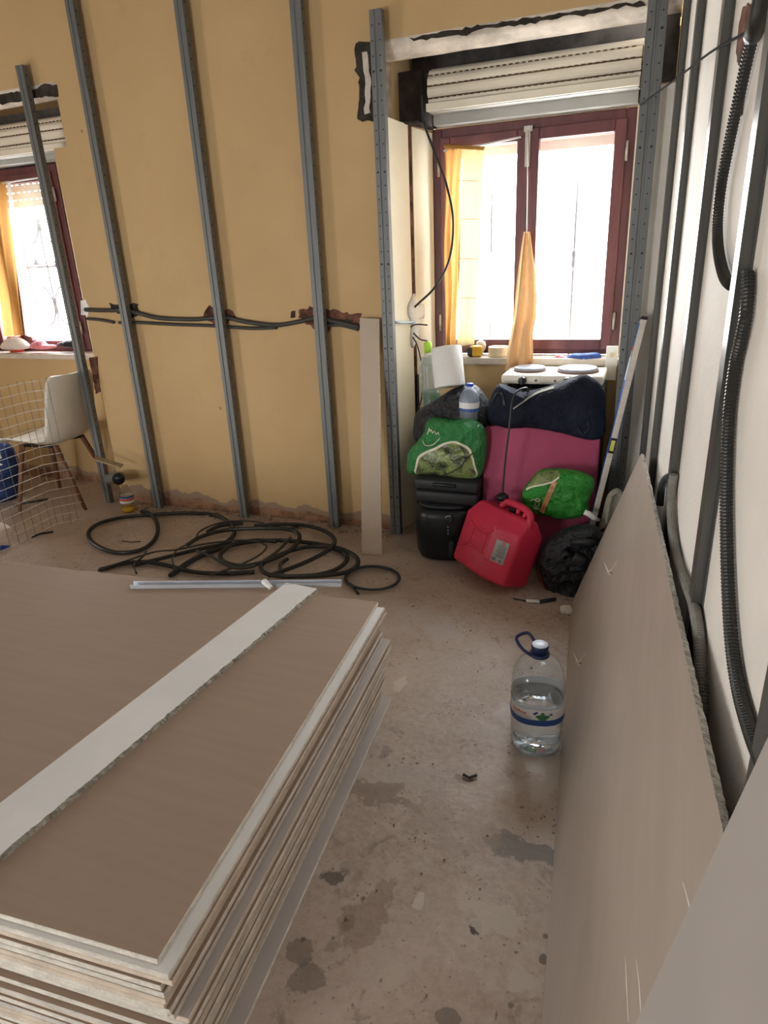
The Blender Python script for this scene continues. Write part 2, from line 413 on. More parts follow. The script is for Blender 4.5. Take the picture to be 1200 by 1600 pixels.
M['black_bag'] = mat('black_plastic_bag', (0.012, 0.013, 0.018), .42, var=.4, scale=8, spec=.5, bmp=1.0, bscale=16)
M['navy_cloth'] = mat('navy_black_cloth', (0.010, 0.013, 0.026), .8, spec=.2, var=.35, scale=6, bmp=1.0, bscale=9)
M['red'] = mat('red_polyethylene', (0.58, 0.030, 0.075), .45, var=.10, scale=4, spec=.35)
M['magenta'] = mat('raspberry_foam', (0.36, 0.055, 0.125), .65, var=.10, scale=4, bmp=.2, bscale=120)
M['green_bag'] = mat('glossy_green_bag', (0.018, 0.20, 0.045), .30, var=.2, scale=9, spec=.55, bmp=1.0, bscale=20)
M['green_bright'] = mat('bright_green_bag', (0.025, 0.27, 0.028), .32, var=.15, scale=9, spec=.5, bmp=1.0, bscale=18)
M['tree_print'] = m_foliage_print()
M['cream_print'] = mat('cream_print', (0.78, 0.74, 0.58), .4)
M['kraft_print'] = mat('brown_print', (0.50, 0.24, 0.10), .4, var=.2, scale=20)
M['white'] = mat('white_plastic', (0.82, 0.82, 0.80), .4, var=.03)
M['ivory'] = mat('ivory_enamel', (0.80, 0.76, 0.66), .35, var=.04)
M['hob'] = mat('cast_iron_hotplate', (0.30, 0.31, 0.36), .4, metal=.3, var=.1)
M['rust'] = mat('rusty_hotplate_rim', (0.22, 0.12, 0.09), .6, metal=.3, var=.2)
M['tissue'] = mat('white_tissue_paper', (0.84, 0.84, 0.82), .9, var=.03, bmp=.4, bscale=150, spec=.1)
M['lime'] = mat('lime_plastic', (0.42, 0.72, 0.05), .4)
M['green_dark'] = m_thin_glass('green_pet', (0.45, 0.70, 0.56), .12, 1.4)
M['blue_cap'] = mat('blue_cap_plastic', (0.02, 0.08, 0.45), .4)
M['navy_cap'] = mat('navy_cap_plastic', (0.012, 0.018, 0.07), .35)
M['cap_white'] = mat('pale_blue_cap_top', (0.70, 0.76, 0.90), .4, var=.03)
M['label_white'] = mat('white_paper_label', (0.80, 0.80, 0.80), .45, var=.04)
M['label_grey'] = mat('worn_silver_label', (0.36, 0.35, 0.34), .45, var=.08)
M['label_blue'] = mat('blue_paper_label', (0.03, 0.10, 0.33), .45, var=.2, scale=10)
M['label_pale'] = mat('pale_blue_paper_label', (0.50, 0.62, 0.75), .45)
M['ink_red'] = mat('red_ink', (0.60, 0.08, 0.07), .5)
M['ink_green'] = mat('green_ink', (0.05, 0.22, 0.10), .5)
M['ink_grey'] = mat('grey_ink', (0.16, 0.16, 0.17), .5)
M['alu'] = mat('brushed_aluminium', (0.62, 0.58, 0.52), .45, metal=.35, var=.06, stretch=(1, 1, 10))
M['blue_alu'] = mat('blue_anodised_side', (0.05, 0.16, 0.50), .4, metal=.2, var=.1)
M['vial'] = mat('yellow_green_vial', (0.60, 0.62, 0.12), .2)
M['yellow'] = mat('yellow_plastic', (0.75, 0.45, 0.04), .4)
M['masking'] = mat('masking_tape', (0.74, 0.62, 0.42), .6)
M['bulb'] = mat('frosted_beige_glass', (0.60, 0.52, 0.42), .3)
M['blue_cloth'] = mat('blue_glove_fabric', (0.04, 0.09, 0.32), .7, var=.3, scale=30)
M['pink_cloth'] = mat('pink_cloth', (0.80, 0.28, 0.32), .8, var=.3, scale=25)
M['white_cloth'] = mat('white_cloth', (0.80, 0.70, 0.64), .85, var=.1, scale=20)
M['red_card'] = mat('red_card', (0.50, 0.05, 0.025), .5)
M['grey_canvas'] = mat('grey_green_canvas', (0.30, 0.29, 0.23), .8, var=.15, scale=12, bmp=.4, bscale=100)
M['wood'] = mat('red_brown_wood', (0.19, 0.085, 0.045), .5, var=.25, scale=8, stretch=(3, 3, .5))
M['wood_pale'] = mat('pale_raw_timber', (0.42, 0.32, 0.21), .7, var=.2, scale=9)
M['chair'] = mat('white_chair_shell', (0.80, 0.77, 0.70), .4, var=.03)
M['wire_black'] = mat('matt_black_wire', (0.015, 0.015, 0.015), .95, spec=.05)
M['wire'] = mat('bright_zinc_wire', (0.85, 0.85, 0.83), .4, metal=.2, var=.1)
M['blue_bag'] = mat('dark_blue_bag', (0.02, 0.05, 0.16), .45, var=.5, scale=10)
M['jar'] = m_thin_glass('clear_jar', (0.88, 0.88, 0.80), .08, 1.3)
M['rubble'] = mat('cement_rubble', (0.36, 0.27, 0.20), .9, var=.3, scale=20)
M['ext'] = mat('pale_rendered_facade', (0.80, 0.78, 0.74), .9, var=.04)  # plain pale render colour, unused

# ================================================================== STRUCTURE
WY = 3.15            # room face of the back wall
struct(MB().bx(-5.2, 0.75, -2.7, 3.75, -0.1, 0).build('floor', M['floor'], origin=(0, 0, 0)))
struct(MB().bx(-5.2, 0.75, -2.7, 3.65, 3.0, 3.1).build('ceiling', M['ceiling'], origin=(0, 0, 3.0)))
wb = MB()
YB = 3.65
OL, OR = -1.20, -0.062      # main window opening at the room face
wb.prism([(-2.0, WY), (OL, WY), (-1.083, 3.52), (-1.083, YB), (-2.0, YB)], 0, 1.975)
wb.prism([(-2.0, WY), (-1.215, WY), (-1.215, YB), (-2.0, YB)], 1.975, 2.262)
wb.prism([(-2.0, WY), (0.09, WY), (0.09, 3.27), (-2.0, 3.27)], 2.262, 3.0)
wb.prism([(-1.215, 3.27), (0.09, 3.27), (0.09, YB), (-1.215, YB)], 2.37, 3.0)
wb.prism([(-2.0, 3.27), (-1.215, 3.27), (-1.215, YB), (-2.0, YB)], 2.262, 3.0)
wb.prism([(OR, WY), (0.09, WY), (0.09, YB), (-0.142, YB), (-0.142, 3.52)], 0, 1.975)
wb.prism([(-0.005, WY), (0.09, WY), (0.09, YB), (-0.005, YB)], 1.975, 2.262)
wb.bx(-1.16, -0.09, 3.41, YB, 0, 0.865)                       # parapet below the main window
wb.bx(-1.215, 0.09, 3.60, YB, 1.975, 2.37)
wb.prism([(-3.10, WY), (-2.0, WY), (-2.0, YB), (-3.47, YB), (-3.47, 3.52)], 0, 2.025)
wb.prism([(-3.01, WY), (-2.0, WY), (-2.0, YB), (-3.01, YB)], 2.025, 2.325)
wb.prism([(-5.2, WY), (-2.0, WY), (-2.0, YB), (-5.2, YB)], 2.325, 3.0)
wb.prism([(-5.2, WY), (-4.50, WY), (-4.335, 3.52), (-4.335, YB), (-5.2, YB)], 0, 2.025)
wb.prism([(-5.2, WY), (-4.50, WY), (-4.50, YB), (-5.2, YB)], 2.025, 2.325)
wb.bx(-4.50, -3.12, 3.43, YB, 0, 0.865)
wb.bx(-4.50, -3.01, 3.60, YB, 2.025, 2.325)
wall_back = struct(wb.build('wall_back', M['wall'], origin=(0, 0, 0)))

def wall_child(mb, name, m, smooth=False, **k):
    o = mb.build(name, m, wall_back, smooth, **k); return o
def ragged(pts, y, m, name='broken_plaster', amp=0.010, th=0.003, seed=0, step=0.02):
    """an irregular broken patch lying on the wall face"""
    rnd = random.Random(seed); out = []
    P = [Vector((p[0], p[1])) for p in pts]
    for i in range(len(P)):
        a, b = P[i], P[(i + 1) % len(P)]; k = max(1, int((b - a).length / step))
        for j in range(k):
            q = a.lerp(b, j / k); out.append((q.x + rnd.uniform(-amp, amp), q.y + rnd.uniform(-amp, amp)))
    Mx = Matrix(((1, 0, 0, 0), (0, 0, 1, 0), (0, 1, 0, 0), (0, 0, 0, 1)))
    mb = MB().prism(out, y - th, y + 0.001, Mx)
    return wall_child(mb, name, m)
def pxw(pts, Y=WY): return [(at(x, y, Y).x, at(x, y, Y).z) for x, y in pts]
# broken plaster round the cable runs
ragged(pxw([(172, 474), (190, 478), (215, 474), (218, 492), (205, 497), (190, 490), (175, 488)]), WY, M['dark_gap'], seed=1, amp=.006)
ragged(pxw([(318, 490), (326, 478), (340, 482), (362, 486), (372, 496), (360, 500), (352, 510), (335, 506), (320, 502)]), WY, M['hole'], seed=2, amp=.008)
ragged(pxw([(468, 484), (486, 480), (508, 482), (535, 487), (565, 492), (560, 512), (540, 506), (520, 508), (512, 522), (498, 520), (484, 508), (468, 498)]), WY, M['hole'], seed=3, amp=.008)
ragged(pxw([(524, 498), (552, 500), (548, 506), (528, 504)]), WY - .0035, M['dark_gap'], seed=4, amp=.003)
ragged(pxw([(455, 487), (461, 486), (461, 497), (455, 497)]), WY, M['dark_gap'], seed=5, amp=.003)
ragged(pxw([(126, 470), (134, 468), (140, 482), (138, 493), (127, 492)]), WY, M['plaster_and_daylight'], name='plaster_and_daylight_patch', seed=6, amp=.002)  # daylight at the wall hole, painted as a white plaster patch
ragged(pxw([(140, 560), (152, 556), (158, 612), (150, 616)]), WY, M['hole'], seed=8, amp=.004)
# masonry laid bare beside the shutter boxes
ragged(pxw([(556, 68), (597, 60), (600, 186), (575, 190), (560, 186), (562, 120), (555, 112)]), WY, M['dark_gap'], seed=9, amp=.006)
ragged(pxw([(566, 82), (574, 80), (580, 130), (578, 178), (570, 178), (572, 130)]), WY - .0035, M['plaster'], name='plaster_remnant', seed=10, amp=.004)
ragged(pxw([(0, 148), (60, 138), (70, 131), (88, 134), (92, 150), (60, 152), (0, 164)], WY), WY, M['dark_gap'], seed=11, amp=.005)
ragged(pxw([(640, 60), (760, 38), (900, 18), (1008, 2), (1008, 8), (965, 12), (920, 24), (880, 26), (820, 40), (760, 44), (730, 54), (690, 58), (645, 64)]), WY, M['dark_gap'], seed=12, amp=.005)
# whitewashed reveals of the main window, split by the chase with its cable
def quad_slab(p0, p1, z0, z1, inset, zt0=None):
    """thin painted lining on a splayed reveal; p0,p1 in plan"""
    p0 = Vector(p0); p1 = Vector(p1); d = (p1 - p0).normalized(); nrm = Vector((d.y, -d.x))
    q = [p0, p1, p1 + nrm * inset, p0 + nrm * inset]
    return q
def lining(p0, p1, z0, z1a, z1b, m, name, nrm_sign=1, th=0.008):
    p0 = Vector(p0); p1 = Vector(p1); d = (p1 - p0).normalized(); nn = Vector((d.y, -d.x)) * nrm_sign * th
    vs = []
    for q in (p0, p1, p1 + nn, p0 + nn): vs.append(Vector((q.x, q.y, z0)))
    for q, zz in ((p0, z1a), (p1, z1b), (p1 + nn, z1b), (p0 + nn, z1a)): vs.append(Vector((q.x, q.y, zz)))
    mb = MB().add(vs, [(3, 2, 1, 0), (4, 5, 6, 7), (0, 1, 5, 4), (1, 2, 6, 5), (2, 3, 7, 6), (3, 0, 4, 7)])
    return wall_child(mb, name, m)
RL = lambda t: (OL + (-1.083 - OL) * t, WY + (3.52 - WY) * t)
lining(RL(0.0), RL(0.46), 0.0, 1.985, 1.965, M['reveal'], 'reveal_lining')
lining(RL(0.54), RL(0.97), 0.0, 1.96, 1.95, M['reveal'], 'reveal_lining')
lining(RL(0.46), RL(0.54), 0.0, 1.97, 1.97, M['hole'], 'chase', th=.003)
RRV = lambda t: (OR + (-0.142 - OR) * t, WY + (3.52 - WY) * t)
lining(RRV(0.0), RRV(0.97), 0.87, 1.97, 1.97, M['reveal'], 'reveal_lining', nrm_sign=-1)
# white plaster dab holding the socket wires on the reveal
pd = MB()
cdab = Vector((RL(.52)[0] + .01, RL(.52)[1] - .006, 1.10))
def dabf(u, v):
    th = 2 * PI * u; r = v
    rad = 1 + .25 * math.sin(3 * th + 1) + .2 * math.sin(5 * th)
    return cdab + Vector((0.012 * (1 - r * r) + .018 * r * rad * math.cos(th), .055 * r * rad * math.cos(th), .115 * r * rad * math.sin(th)))
pd.grid(dabf, 28, 5)
wall_child(MB().bx(OR + .001, .041, WY - .003, WY + .001, 0, 1.97), 'cream_plaster', M['wall_cream'])
wall_child(pd, 'plaster_and_daylight_patch', M['plaster_and_daylight'], True, solid=.004)
# lintel linings over the shutter boxes
def lintel(x0, x1, z, name='trim_1'):
    prof = [(WY + .002, z + .004), (WY - .002, z - .006), (WY + .012, z - .034), (WY + .045, z - .056), (WY + .085, z - .062), (WY + .112, z - .054), (WY + .126, z - .02), (WY + .126, z + .06)]
    mb = MB(); n = 40
    def f(u, v):
        i = min(int(v * (len(prof) - 1)), len(prof) - 2); t = v * (len(prof) - 1) - i
        y = prof[i][0] * (1 - t) + prof[i + 1][0] * t; zz = prof[i][1] * (1 - t) + prof[i + 1][1] * t
        x = x0 + (x1 - x0) * u
        a = noise.noise(Vector((x * 9, zz * 20, y * 6))) * .006
        return (x, y + a * (0 < i < 5), zz + a * .5)
    mb.grid(f, n, 21)
    return struct(mb.build(name, M['plaster'], smooth=True))
lintel(OL - .012, -0.006, 2.262, 'trim_1')
lintel(-4.498, -3.012, 2.325, 'trim_2')

# right wall, left and rear walls with openings added for fill light
DW = 0.262
mb = MB(); Mr = Matrix(((PR.x, AX.x, 0, 0), (PR.y, AX.y, 0, 0), (0, 0, 1, 0), (0, 0, 0, 1)))
mb.prism([(DW, -2.7), (DW + .2, -2.7), (DW + .2, 3.2), (DW, 3.17)], 0, 3.0, Mr)
wall_right = struct(mb.build('wall_right', M['wall_cream'], origin=(0, 0, 0)))
struct(MB().bx(-5.2, -5.0, -2.7, -0.5, 0, 3.0).bx(-5.2, -5.0, 0.3, 3.2, 0, 3.0).bx(-5.2, -5.0, -0.5, 0.3, 0, 0.1).bx(-5.2, -5.0, -0.5, 0.3, 1.4, 3.0).build('wall_left', M['wall'], origin=(0, 0, 0)))  # low opening added here to let light in from the side
wf = MB()
wf.bx(-5.0, -3.0, -2.7, -2.5, 0, 3.0).bx(-2.0, 0.48, -2.7, -2.5, 0, 3.0).bx(-3.0, -2.0, -2.7, -2.5, 0, 0.1).bx(-3.0, -2.0, -2.7, -2.5, 1.4, 3.0)  # gap in the middle is an added opening for rear light
struct(wf.build('wall_front', M['wall_cream'], origin=(0, 0, 0)))
# brown stain of torn plaster and drips on the right wall
def rw_patch(px, D, m, name, amp=.004, seed=0):
    rnd = random.Random(seed); pts = []
    P = [rw(x, y, D) for x, y in px]
    Q = []
    for i in range(len(P)):
        a, b = P[i], P[(i + 1) % len(P)]
        for j in range(5): Q.append(a.lerp(b, j / 5) + Vector((0, rnd.uniform(-amp, amp), rnd.uniform(-amp, amp))))
    n = len(Q)
    vs = Q + [q + PR * .004 for q in Q]
    fs = [tuple(range(n)), tuple(range(2 * n - 1, n - 1, -1))] + [(i, (i + 1) % n, n + (i + 1) % n, n + i) for i in range(n)]
    return MB().add(vs, fs).build(name, m, wall_right)
rw_patch([(1160, 12), (1172, 5), (1180, 30), (1172, 60), (1160, 90), (1153, 105), (1150, 80), (1154, 40)], DW - .002, M['hole'], 'broken_plaster', seed=3)
rw_patch([(1164, 140), (1158, 180), (1160, 150)], DW - .002, M['hole'], 'broken_plaster', seed=4, amp=.001)

# ------------------------------------------------------------------ windows
def window(name, xl, xr, zb, zt, xm):
    root = bpy.data.objects.new(name, None); COL.objects.link(root); root.location = ((xl + xr) / 2, 3.52, zb); root['kind'] = 'structure'
    f = MB(); y0, y1 = 3.515, 3.575; t = .045
    f.bx(xl, xl + t, y0, y1, zb, zt).bx(xr - t, xr, y0, y1, zb, zt).bx(xl + t, xr - t, y0, y1, zt - t, zt).bx(xl + t, xr - t, y0, y1, zb, zb + .03)
    f.build('window_frame', M['mahogany'], root, bevel=.004)
    for k, (a, b) in enumerate(((xl + t - .006, xm - .001), (xm + .001, xr - t + .006))):
        s = MB(); y0, y1 = 3.500, 3.545; st = .050
        zb2, zt2 = zb + .022, zt - t + .006
        s.bx(a, a + st, y0, y1, zb2, zt2).bx(b - st, b, y0, y1, zb2, zt2).bx(a + st, b - st, y0, y1, zt2 - .05, zt2).bx(a + st, b - st, y0, y1, zb2, zb2 + .052)
        so = s.build('sash', M['mahogany'], root, bevel=.005)
        MB().bx(a + st - .003, b - st + .003, 3.520, 3.524, zb2 + .05, zt2 - .048).build('pane', M['glass'], so)
        hx = a - .006 if k == 0 else b + .006
        for hz in (zb + .16, zt - .17):
            MB().lathe([(.007, hz - .04), (.007, hz + .04)], 10, Matrix.Translation((hx, 3.499, 0))).build('hinge', M['steel'], root, True)
    bo = MB().bx(xm - .012, xm + .012, 3.488, 3.500, zt - .20, zt - .03).bx(xm - .02, xm + .02, 3.490, 3.502, zt - .055, zt - .03)
    bo.lathe([(.006, zt - .19), (.006, zt - .05)], 8, Matrix.Translation((xm, 3.486, 0)))
    bo.build('window_bolt', M['steel'], root, bevel=.002)
    return root
w1 = window('window_1', -1.080, -0.146, 0.905, 1.965, -0.615)
w2 = window('window_2', -4.33, -3.475, 0.895, 2.02, -4.02)
s1 = MB().bx(-1.165, -0.085, 3.385, 3.53, 0.866, 0.902)
s1.build('window_sill', M['sill'], w1, bevel=.006)
s2 = MB().bx(-4.30, -3.12, 3.36, 3.53, 0.866, 0.900)
s2.build('window_sill', M['sill'], w2, bevel=.006)

# roller shutters: the roll in its open box, the box floor, and the slats just showing behind the glass
def shutter(label, x0, x1, zc, zs, ztop, slits=True, xs=None, drop=.055, nm='roller_shutter'):
    t = thing(nm, label, 'shutter', ((x0 + x1) / 2, 3.44, zc))
    R = .085; yc = 3.445; mb = MB(); sl = MB(); nsl = 11
    for k in range(nsl):
        a0 = 2 * PI * k / nsl + .22; a1 = a0 + 2 * PI / nsl * .88
        P = []
        for j in range(5):
            a = a0 + (a1 - a0) * j / 4; r = R + .006 * math.sin(PI * j / 4)
            P.append((yc + r * math.cos(a), zc + r * math.sin(a)))
        for j in range(4, -1, -1):
            a = a0 + (a1 - a0) * j / 4; r = R - .010
            P.append((yc + r * math.cos(a), zc + r * math.sin(a)))
        n = len(P); vs = [Vector((x0, y, z)) for y, z in P] + [Vector((x1, y, z)) for y, z in P]
        mb.add(vs, [tuple(range(n)), tuple(range(2 * n - 1, n - 1, -1))] + [(i, (i + 1) % n, n + (i + 1) % n, n + i) for i in range(n)])
        am = a1 + 2 * PI / nsl * .06
        m = int((x1 - x0) / .028)
        for q in range(m):
            xx = x0 + .012 + q * (x1 - x0 - .02) / m
            sl.box((xx, yc + (R - .001) * math.cos(am), zc + (R - .001) * math.sin(am)), (.016, .004, .007), Matrix.Rotation(am, 3, 'X'))
    mb.build('rolled_slats', M['shutter'], t, bevel=.002)
    core = MB().add(sl.v, sl.f).lathe([(R - .012, x0 + .004), (R - .012, x1 - .004)], 28, Matrix.Translation((0, yc, zc)) @ Matrix.Rotation(PI / 2, 4, 'Y'))
    core.build('slat_joint', M['shutter_slit'], t, True)
    MB().bx(x0 - .0, x1 + .0, 3.335, 3.350, zc - R - .010, zc - R + .022).build('front_lip', M['shutter'], t, bevel=.003)
    MB().bx(x0 + .01, x1 - .005, 3.345, 3.42, zc - R - .013, zc - R - .007).bx(x0 + .01, x1 - .005, 3.424, 3.514, zc - R - drop, zc - R - drop + .006).bx(x0 + .01, x1 - .005, 3.42, 3.43, zc - R - drop, zc - R - .006).build('box_floor_panel', M['box_grey'], t)
    xa, xb = (xs[0], xs[1]) if xs else (x0 + .05, x1 - .05)
    vs = MB(); nb = int((ztop - zs) / .038)
    for k in range(nb):
        z0 = zs + k * (ztop - zs) / nb; h = (ztop - zs) / nb
        vs.bx(xa, xb, 3.590, 3.598, z0 + (.0055 if slits else .001), z0 + h)
        m = int((xb - xa) / .05)
        for q in range(m + 1 if slits else 0): vs.bx(xa + q * (xb - xa) / (m + 1), xa + (q + .5) * (xb - xa) / (m + 1), 3.591, 3.597, z0, z0 + .0055)
    vs.build('lowered_slats', M['shutter'], t)
    return t
shutter('ivory roller shutter rolled up in the open box above the near window', -1.055, -0.140, 2.107, 1.835, 1.97, False)
shutter('ivory roller shutter rolled up above the far window behind the short stud', -4.44, -3.03, 2.150, 1.80, 2.02, True, (-4.32, -3.50), .038)
# near-black panels that put the shade of the box cavities into colour
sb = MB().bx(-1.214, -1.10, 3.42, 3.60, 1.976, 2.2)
wall_child(sb, 'box_shade_panel', M['box_shade'])
wall_child(MB().bx(-1.20, -0.01, 3.585, 3.60, 1.98, 2.365).bx(-1.20, -0.01, 3.28, 3.60, 2.355, 2.368), 'box_shade_panel', M['box_shade'])
wall_child(MB().bx(-4.49, -3.015, 3.585, 3.60, 2.03, 2.32), 'box_shade_panel', M['box_shade'])
wall_child(MB().bx(-1.212, -1.204, 3.17, 3.30, 1.98, 2.21), 'box_side_plaster', M['rubble'])
wall_child(MB().prism([(-1.214, 3.30), (-1.09, 3.30), (-1.075, 3.52), (-1.214, 3.52)], 1.965, 1.976), 'box_shade_panel', M['box_shade'])
wall_child(MB().bx(-.075, -.008, 3.20, 3.60, 1.976, 2.21), 'box_shade_panel', M['box_shade'])

# iron grilles outside
def grille_plain():
    t = thing('window_grille', 'plain iron bars with small collars outside the near window', 'grille', (-.61, 3.72, .9))
    for x in (-.83, -.405):
        b = MB().tube([(x, 3.72, .82), (x, 3.72, 2.02)], .007, 8)
        b.lathe([(.007, 1.30), (.016, 1.315), (.016, 1.335), (.009, 1.35), (.016, 1.365), (.016, 1.385), (.007, 1.40)], 10, Matrix.Translation((x, 3.72, 0)))
        b.build('bar', M['bars'], t, True)
    MB().bx(-1.2, -.05, 3.712, 3.728, .815, .83).bx(-1.2, -1.185, 3.645, 3.712, .815, .83).bx(-.065, -.05, 3.645, 3.712, .815, .83).build('rail', M['bars'], t)
    MB().bx(-1.2, -.05, 3.712, 3.728, 2.01, 2.025).bx(-1.2, -1.185, 3.645, 3.712, 2.01, 2.025).bx(-.065, -.05, 3.645, 3.712, 2.01, 2.025).build('rail', M['bars'], t)
def grille_scroll():
    t = thing('window_grille', 'scrolled iron bars outside the far window beside the orange curtain', 'grille', (-3.83, 3.72, .9))
    for x in (-4.10, -3.92, -3.74, -3.56):
        b = MB().tube([(x, 3.72, .82), (x, 3.72, 2.08)], .007, 8); b.build('bar', M['bars'], t, True)
    for x in (-3.92, -3.74):
        for z in (1.18, 1.72):
            s = MB()
            for sg in (-1, 1):
                for up in (-1, 1):
                    pts = [Vector((x + sg * (.010 + .085 * (1 - math.cos(a))), 3.72, z + up * .15 * math.sin(a) * 0.85)) for a in [i * PI / 2 / 10 for i in range(11)]]
                    s.tube(pts, .006, 6)
            s.build('scroll', M['bars'], t, True)
    for x, z in ((-3.83, 1.45), (-3.65, 1.42), (-4.01, 1.47)):
        s = MB()
        for k in range(3):
            an = PI / 2 + k * 2 * PI / 3
            s.lathe([(.001, -.016), (.014, -.006), (.014, .006), (.001, .016)], 10, Matrix.Translation((x + .016 * math.cos(an), 3.72, z + .016 * math.sin(an))))
        s.build('trefoil', M['bars'], t, True)
    for z in (.82, 1.44, 2.07):
        MB().bx(-4.4, -3.3, 3.714, 3.726, z - .006, z + .006).bx(-4.4, -4.388, 3.645, 3.714, z - .006, z + .006).bx(-3.312, -3.3, 3.645, 3.714, z - .006, z + .006).build('rail', M['bars'], t)
grille_plain(); grille_scroll()

# ------------------------------------------------------------------ metal studs
def c_poly(cx, yf, w, d, t=.0016):
    h = w / 2; g = .004
    return [(cx - h, yf), (cx - .006, yf), (cx - .004, yf + g), (cx + .004, yf + g), (cx + .006, yf), (cx + h, yf), (cx + h, yf + d), (cx + h - .008, yf + d), (cx + h - .008, yf + d - t),
            (cx + h - t, yf + d - t), (cx + h - t, yf + t), (cx + .007, yf + t), (cx + .004, yf + g + t), (cx - .004, yf + g + t), (cx - .007, yf + t), (cx - h + t, yf + t), (cx - h + t, yf + d - t), (cx - h + .008, yf + d - t), (cx - h + .008, yf + d), (cx - h, yf + d)]
def back_stud(x, z1, label, w=.048, yf=3.090, holes='side', z0=0.0, d=.034):
    h = MB().prism(c_poly(x, yf, w, d), z0, z1); z = z0 + .05; k = 0
    while z < min(z1 - .03, 2.6):
        if holes == 'side':
            h.box((x + w / 2 + .0003, yf + d * .45, z), (.0008, .006, .008), mi=1)
        else:
            for sg in (-1, 1):
                big = (k % 7 == 3)
                h.box((x + sg * w * .30, yf - .0003, z), (.006 if not big else .009, .0008, .005 if not big else .008), mi=1)
        z += .055; k += 1
    t = tag(h.build('metal_stud', [M['galv'], M['galv_hole']]), label, 'stud')
    return t
back_stud(-3.168, 2.405, 'galvanised stud with its cut top end showing, standing before the far window')
back_stud(-2.772, 2.98, 'tall galvanised stud on the ochre wall, nearest the far window with the white chair')
back_stud(-2.148, 2.98, 'tall galvanised stud on the ochre wall standing behind the middle of the conduit tangle')
back_stud(-1.556, 2.98, 'tall galvanised stud on the ochre wall over the widest broken plaster hole', w=.054)
back_stud(-1.190, 2.360, 'galvanised stud with its cut top end showing, beside the leaning board strip', w=.054, holes='front')
back_stud(-0.089, 2.98, 'wide perforated galvanised stud between the near window and the room corner', w=.070, holes='front', d=.04)
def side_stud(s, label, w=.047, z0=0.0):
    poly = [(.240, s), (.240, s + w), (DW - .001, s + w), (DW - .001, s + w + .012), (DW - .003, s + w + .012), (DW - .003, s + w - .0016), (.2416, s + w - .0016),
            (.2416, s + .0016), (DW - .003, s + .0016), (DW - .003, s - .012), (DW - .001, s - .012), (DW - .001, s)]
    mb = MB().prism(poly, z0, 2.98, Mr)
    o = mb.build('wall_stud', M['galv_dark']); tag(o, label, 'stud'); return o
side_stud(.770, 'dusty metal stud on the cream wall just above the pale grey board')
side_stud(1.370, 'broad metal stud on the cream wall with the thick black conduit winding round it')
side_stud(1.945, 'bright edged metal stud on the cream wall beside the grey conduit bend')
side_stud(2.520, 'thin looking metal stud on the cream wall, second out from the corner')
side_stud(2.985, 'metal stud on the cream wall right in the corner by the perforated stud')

# ------------------------------------------------------------------ wall cables and conduits
def corr(name, pts, r, m, label, cat='conduit', pitch=.006, n=12, k=10, ribs=True, parent=None):
    P = spline(pts, k)
    # resample to even pitch so the ribs are regular
    L = [0.0]
    for a, b in zip(P, P[1:]): L.append(L[-1] + (b - a).length)
    tot = L[-1]; st = pitch / 2 if ribs else max(.008, tot / 200)
    cnt = max(2, int(tot / st)); out = []; j = 0
    for i in range(cnt + 1):
        d = tot * i / cnt
        while j < len(L) - 2 and L[j + 1] < d: j += 1
        t = (d - L[j]) / max(1e-9, L[j + 1] - L[j]); out.append(P[j].lerp(P[j + 1], t))
    rad = [r * (1.0 if (i % 2 or not ribs) else .86) for i in range(len(out))]
    o = MB().tube(out, rad, n).build(name, m, parent, smooth=not ribs)
    if parent is None: tag(o, label, cat)
    return o
CY = 3.136
def wp(*px): return [at(x, y, CY) for x, y in px]
corr('wall_conduit', wp((133, 484), (160, 485), (195, 485), (218, 490), (250, 497), (300, 499), (330, 497), (352, 496), (385, 503), (430, 508), (470, 502), (495, 497), (525, 503), (562, 511)), .0115, M['conduit_dusty'], 'upper black conduit sagging between the studs along the ochre wall', ribs=False)
corr('wall_conduit', wp((136, 498), (158, 500), (178, 504)), .008, M['conduit_dusty'], 'short black conduit stub under the upper conduit next to the short stud', ribs=False)
corr('wall_conduit', wp((186, 504), (215, 504), (270, 507), (330, 509), (390, 513), (432, 512)), .0085, M['conduit_dusty'], 'lower black conduit lying along the ochre wall under the upper one', ribs=False)
corr('wall_conduit', wp((500, 510), (530, 508), (560, 515)), .008, M['conduit_dusty'], 'short black conduit in the broken hole behind the leaning board strip', ribs=False)
# tie strap between stud and plaster dab
tag(MB().tube([Vector((-1.163, 3.125, 1.105)), Vector((-1.152, 3.165, 1.10)), Vector((-1.128, 3.33, 1.085))], .006, 8).build('tie_strap', M['label_pale'], smooth=True), 'pale strap stretched from the stud to the white plaster patch', 'strap')

# right wall conduits
DC = .247
corr('wall_conduit', [rw(x, y, DC) for x, y in ((1190, -60), (1187, 0), (1180, 40), (1168, 90), (1155, 150), (1140, 220), (1127, 290), (1121, 350), (1123, 395), (1132, 432), (1143, 445))] , .0115, M['conduit'], 'black corrugated conduit bowing down the cream wall from the top corner to the broad stud', pitch=.007)
corr('wall_conduit', [rw(x, y, DC + .002) for x, y in ((1168, 425), (1168, 455), (1166, 490), (1159, 525), (1149, 570), (1140, 640), (1136, 720), (1135, 800), (1137, 900), (1143, 1000), (1155, 1080), (1175, 1150), (1198, 1210), (1218, 1290), (1230, 1400))], .0112, M['conduit'], 'long black corrugated conduit hanging beside the broad stud down to the floor', pitch=.0065)
corr('wall_conduit', [rw(x, y, DC - .004) for x, y in ((1204, -70), (1195, -20), (1189, 10), (1184, 34), (1176, 56))], .016, M['conduit'], 'short thick black conduit end above the bowed conduit in the top corner', ribs=False)
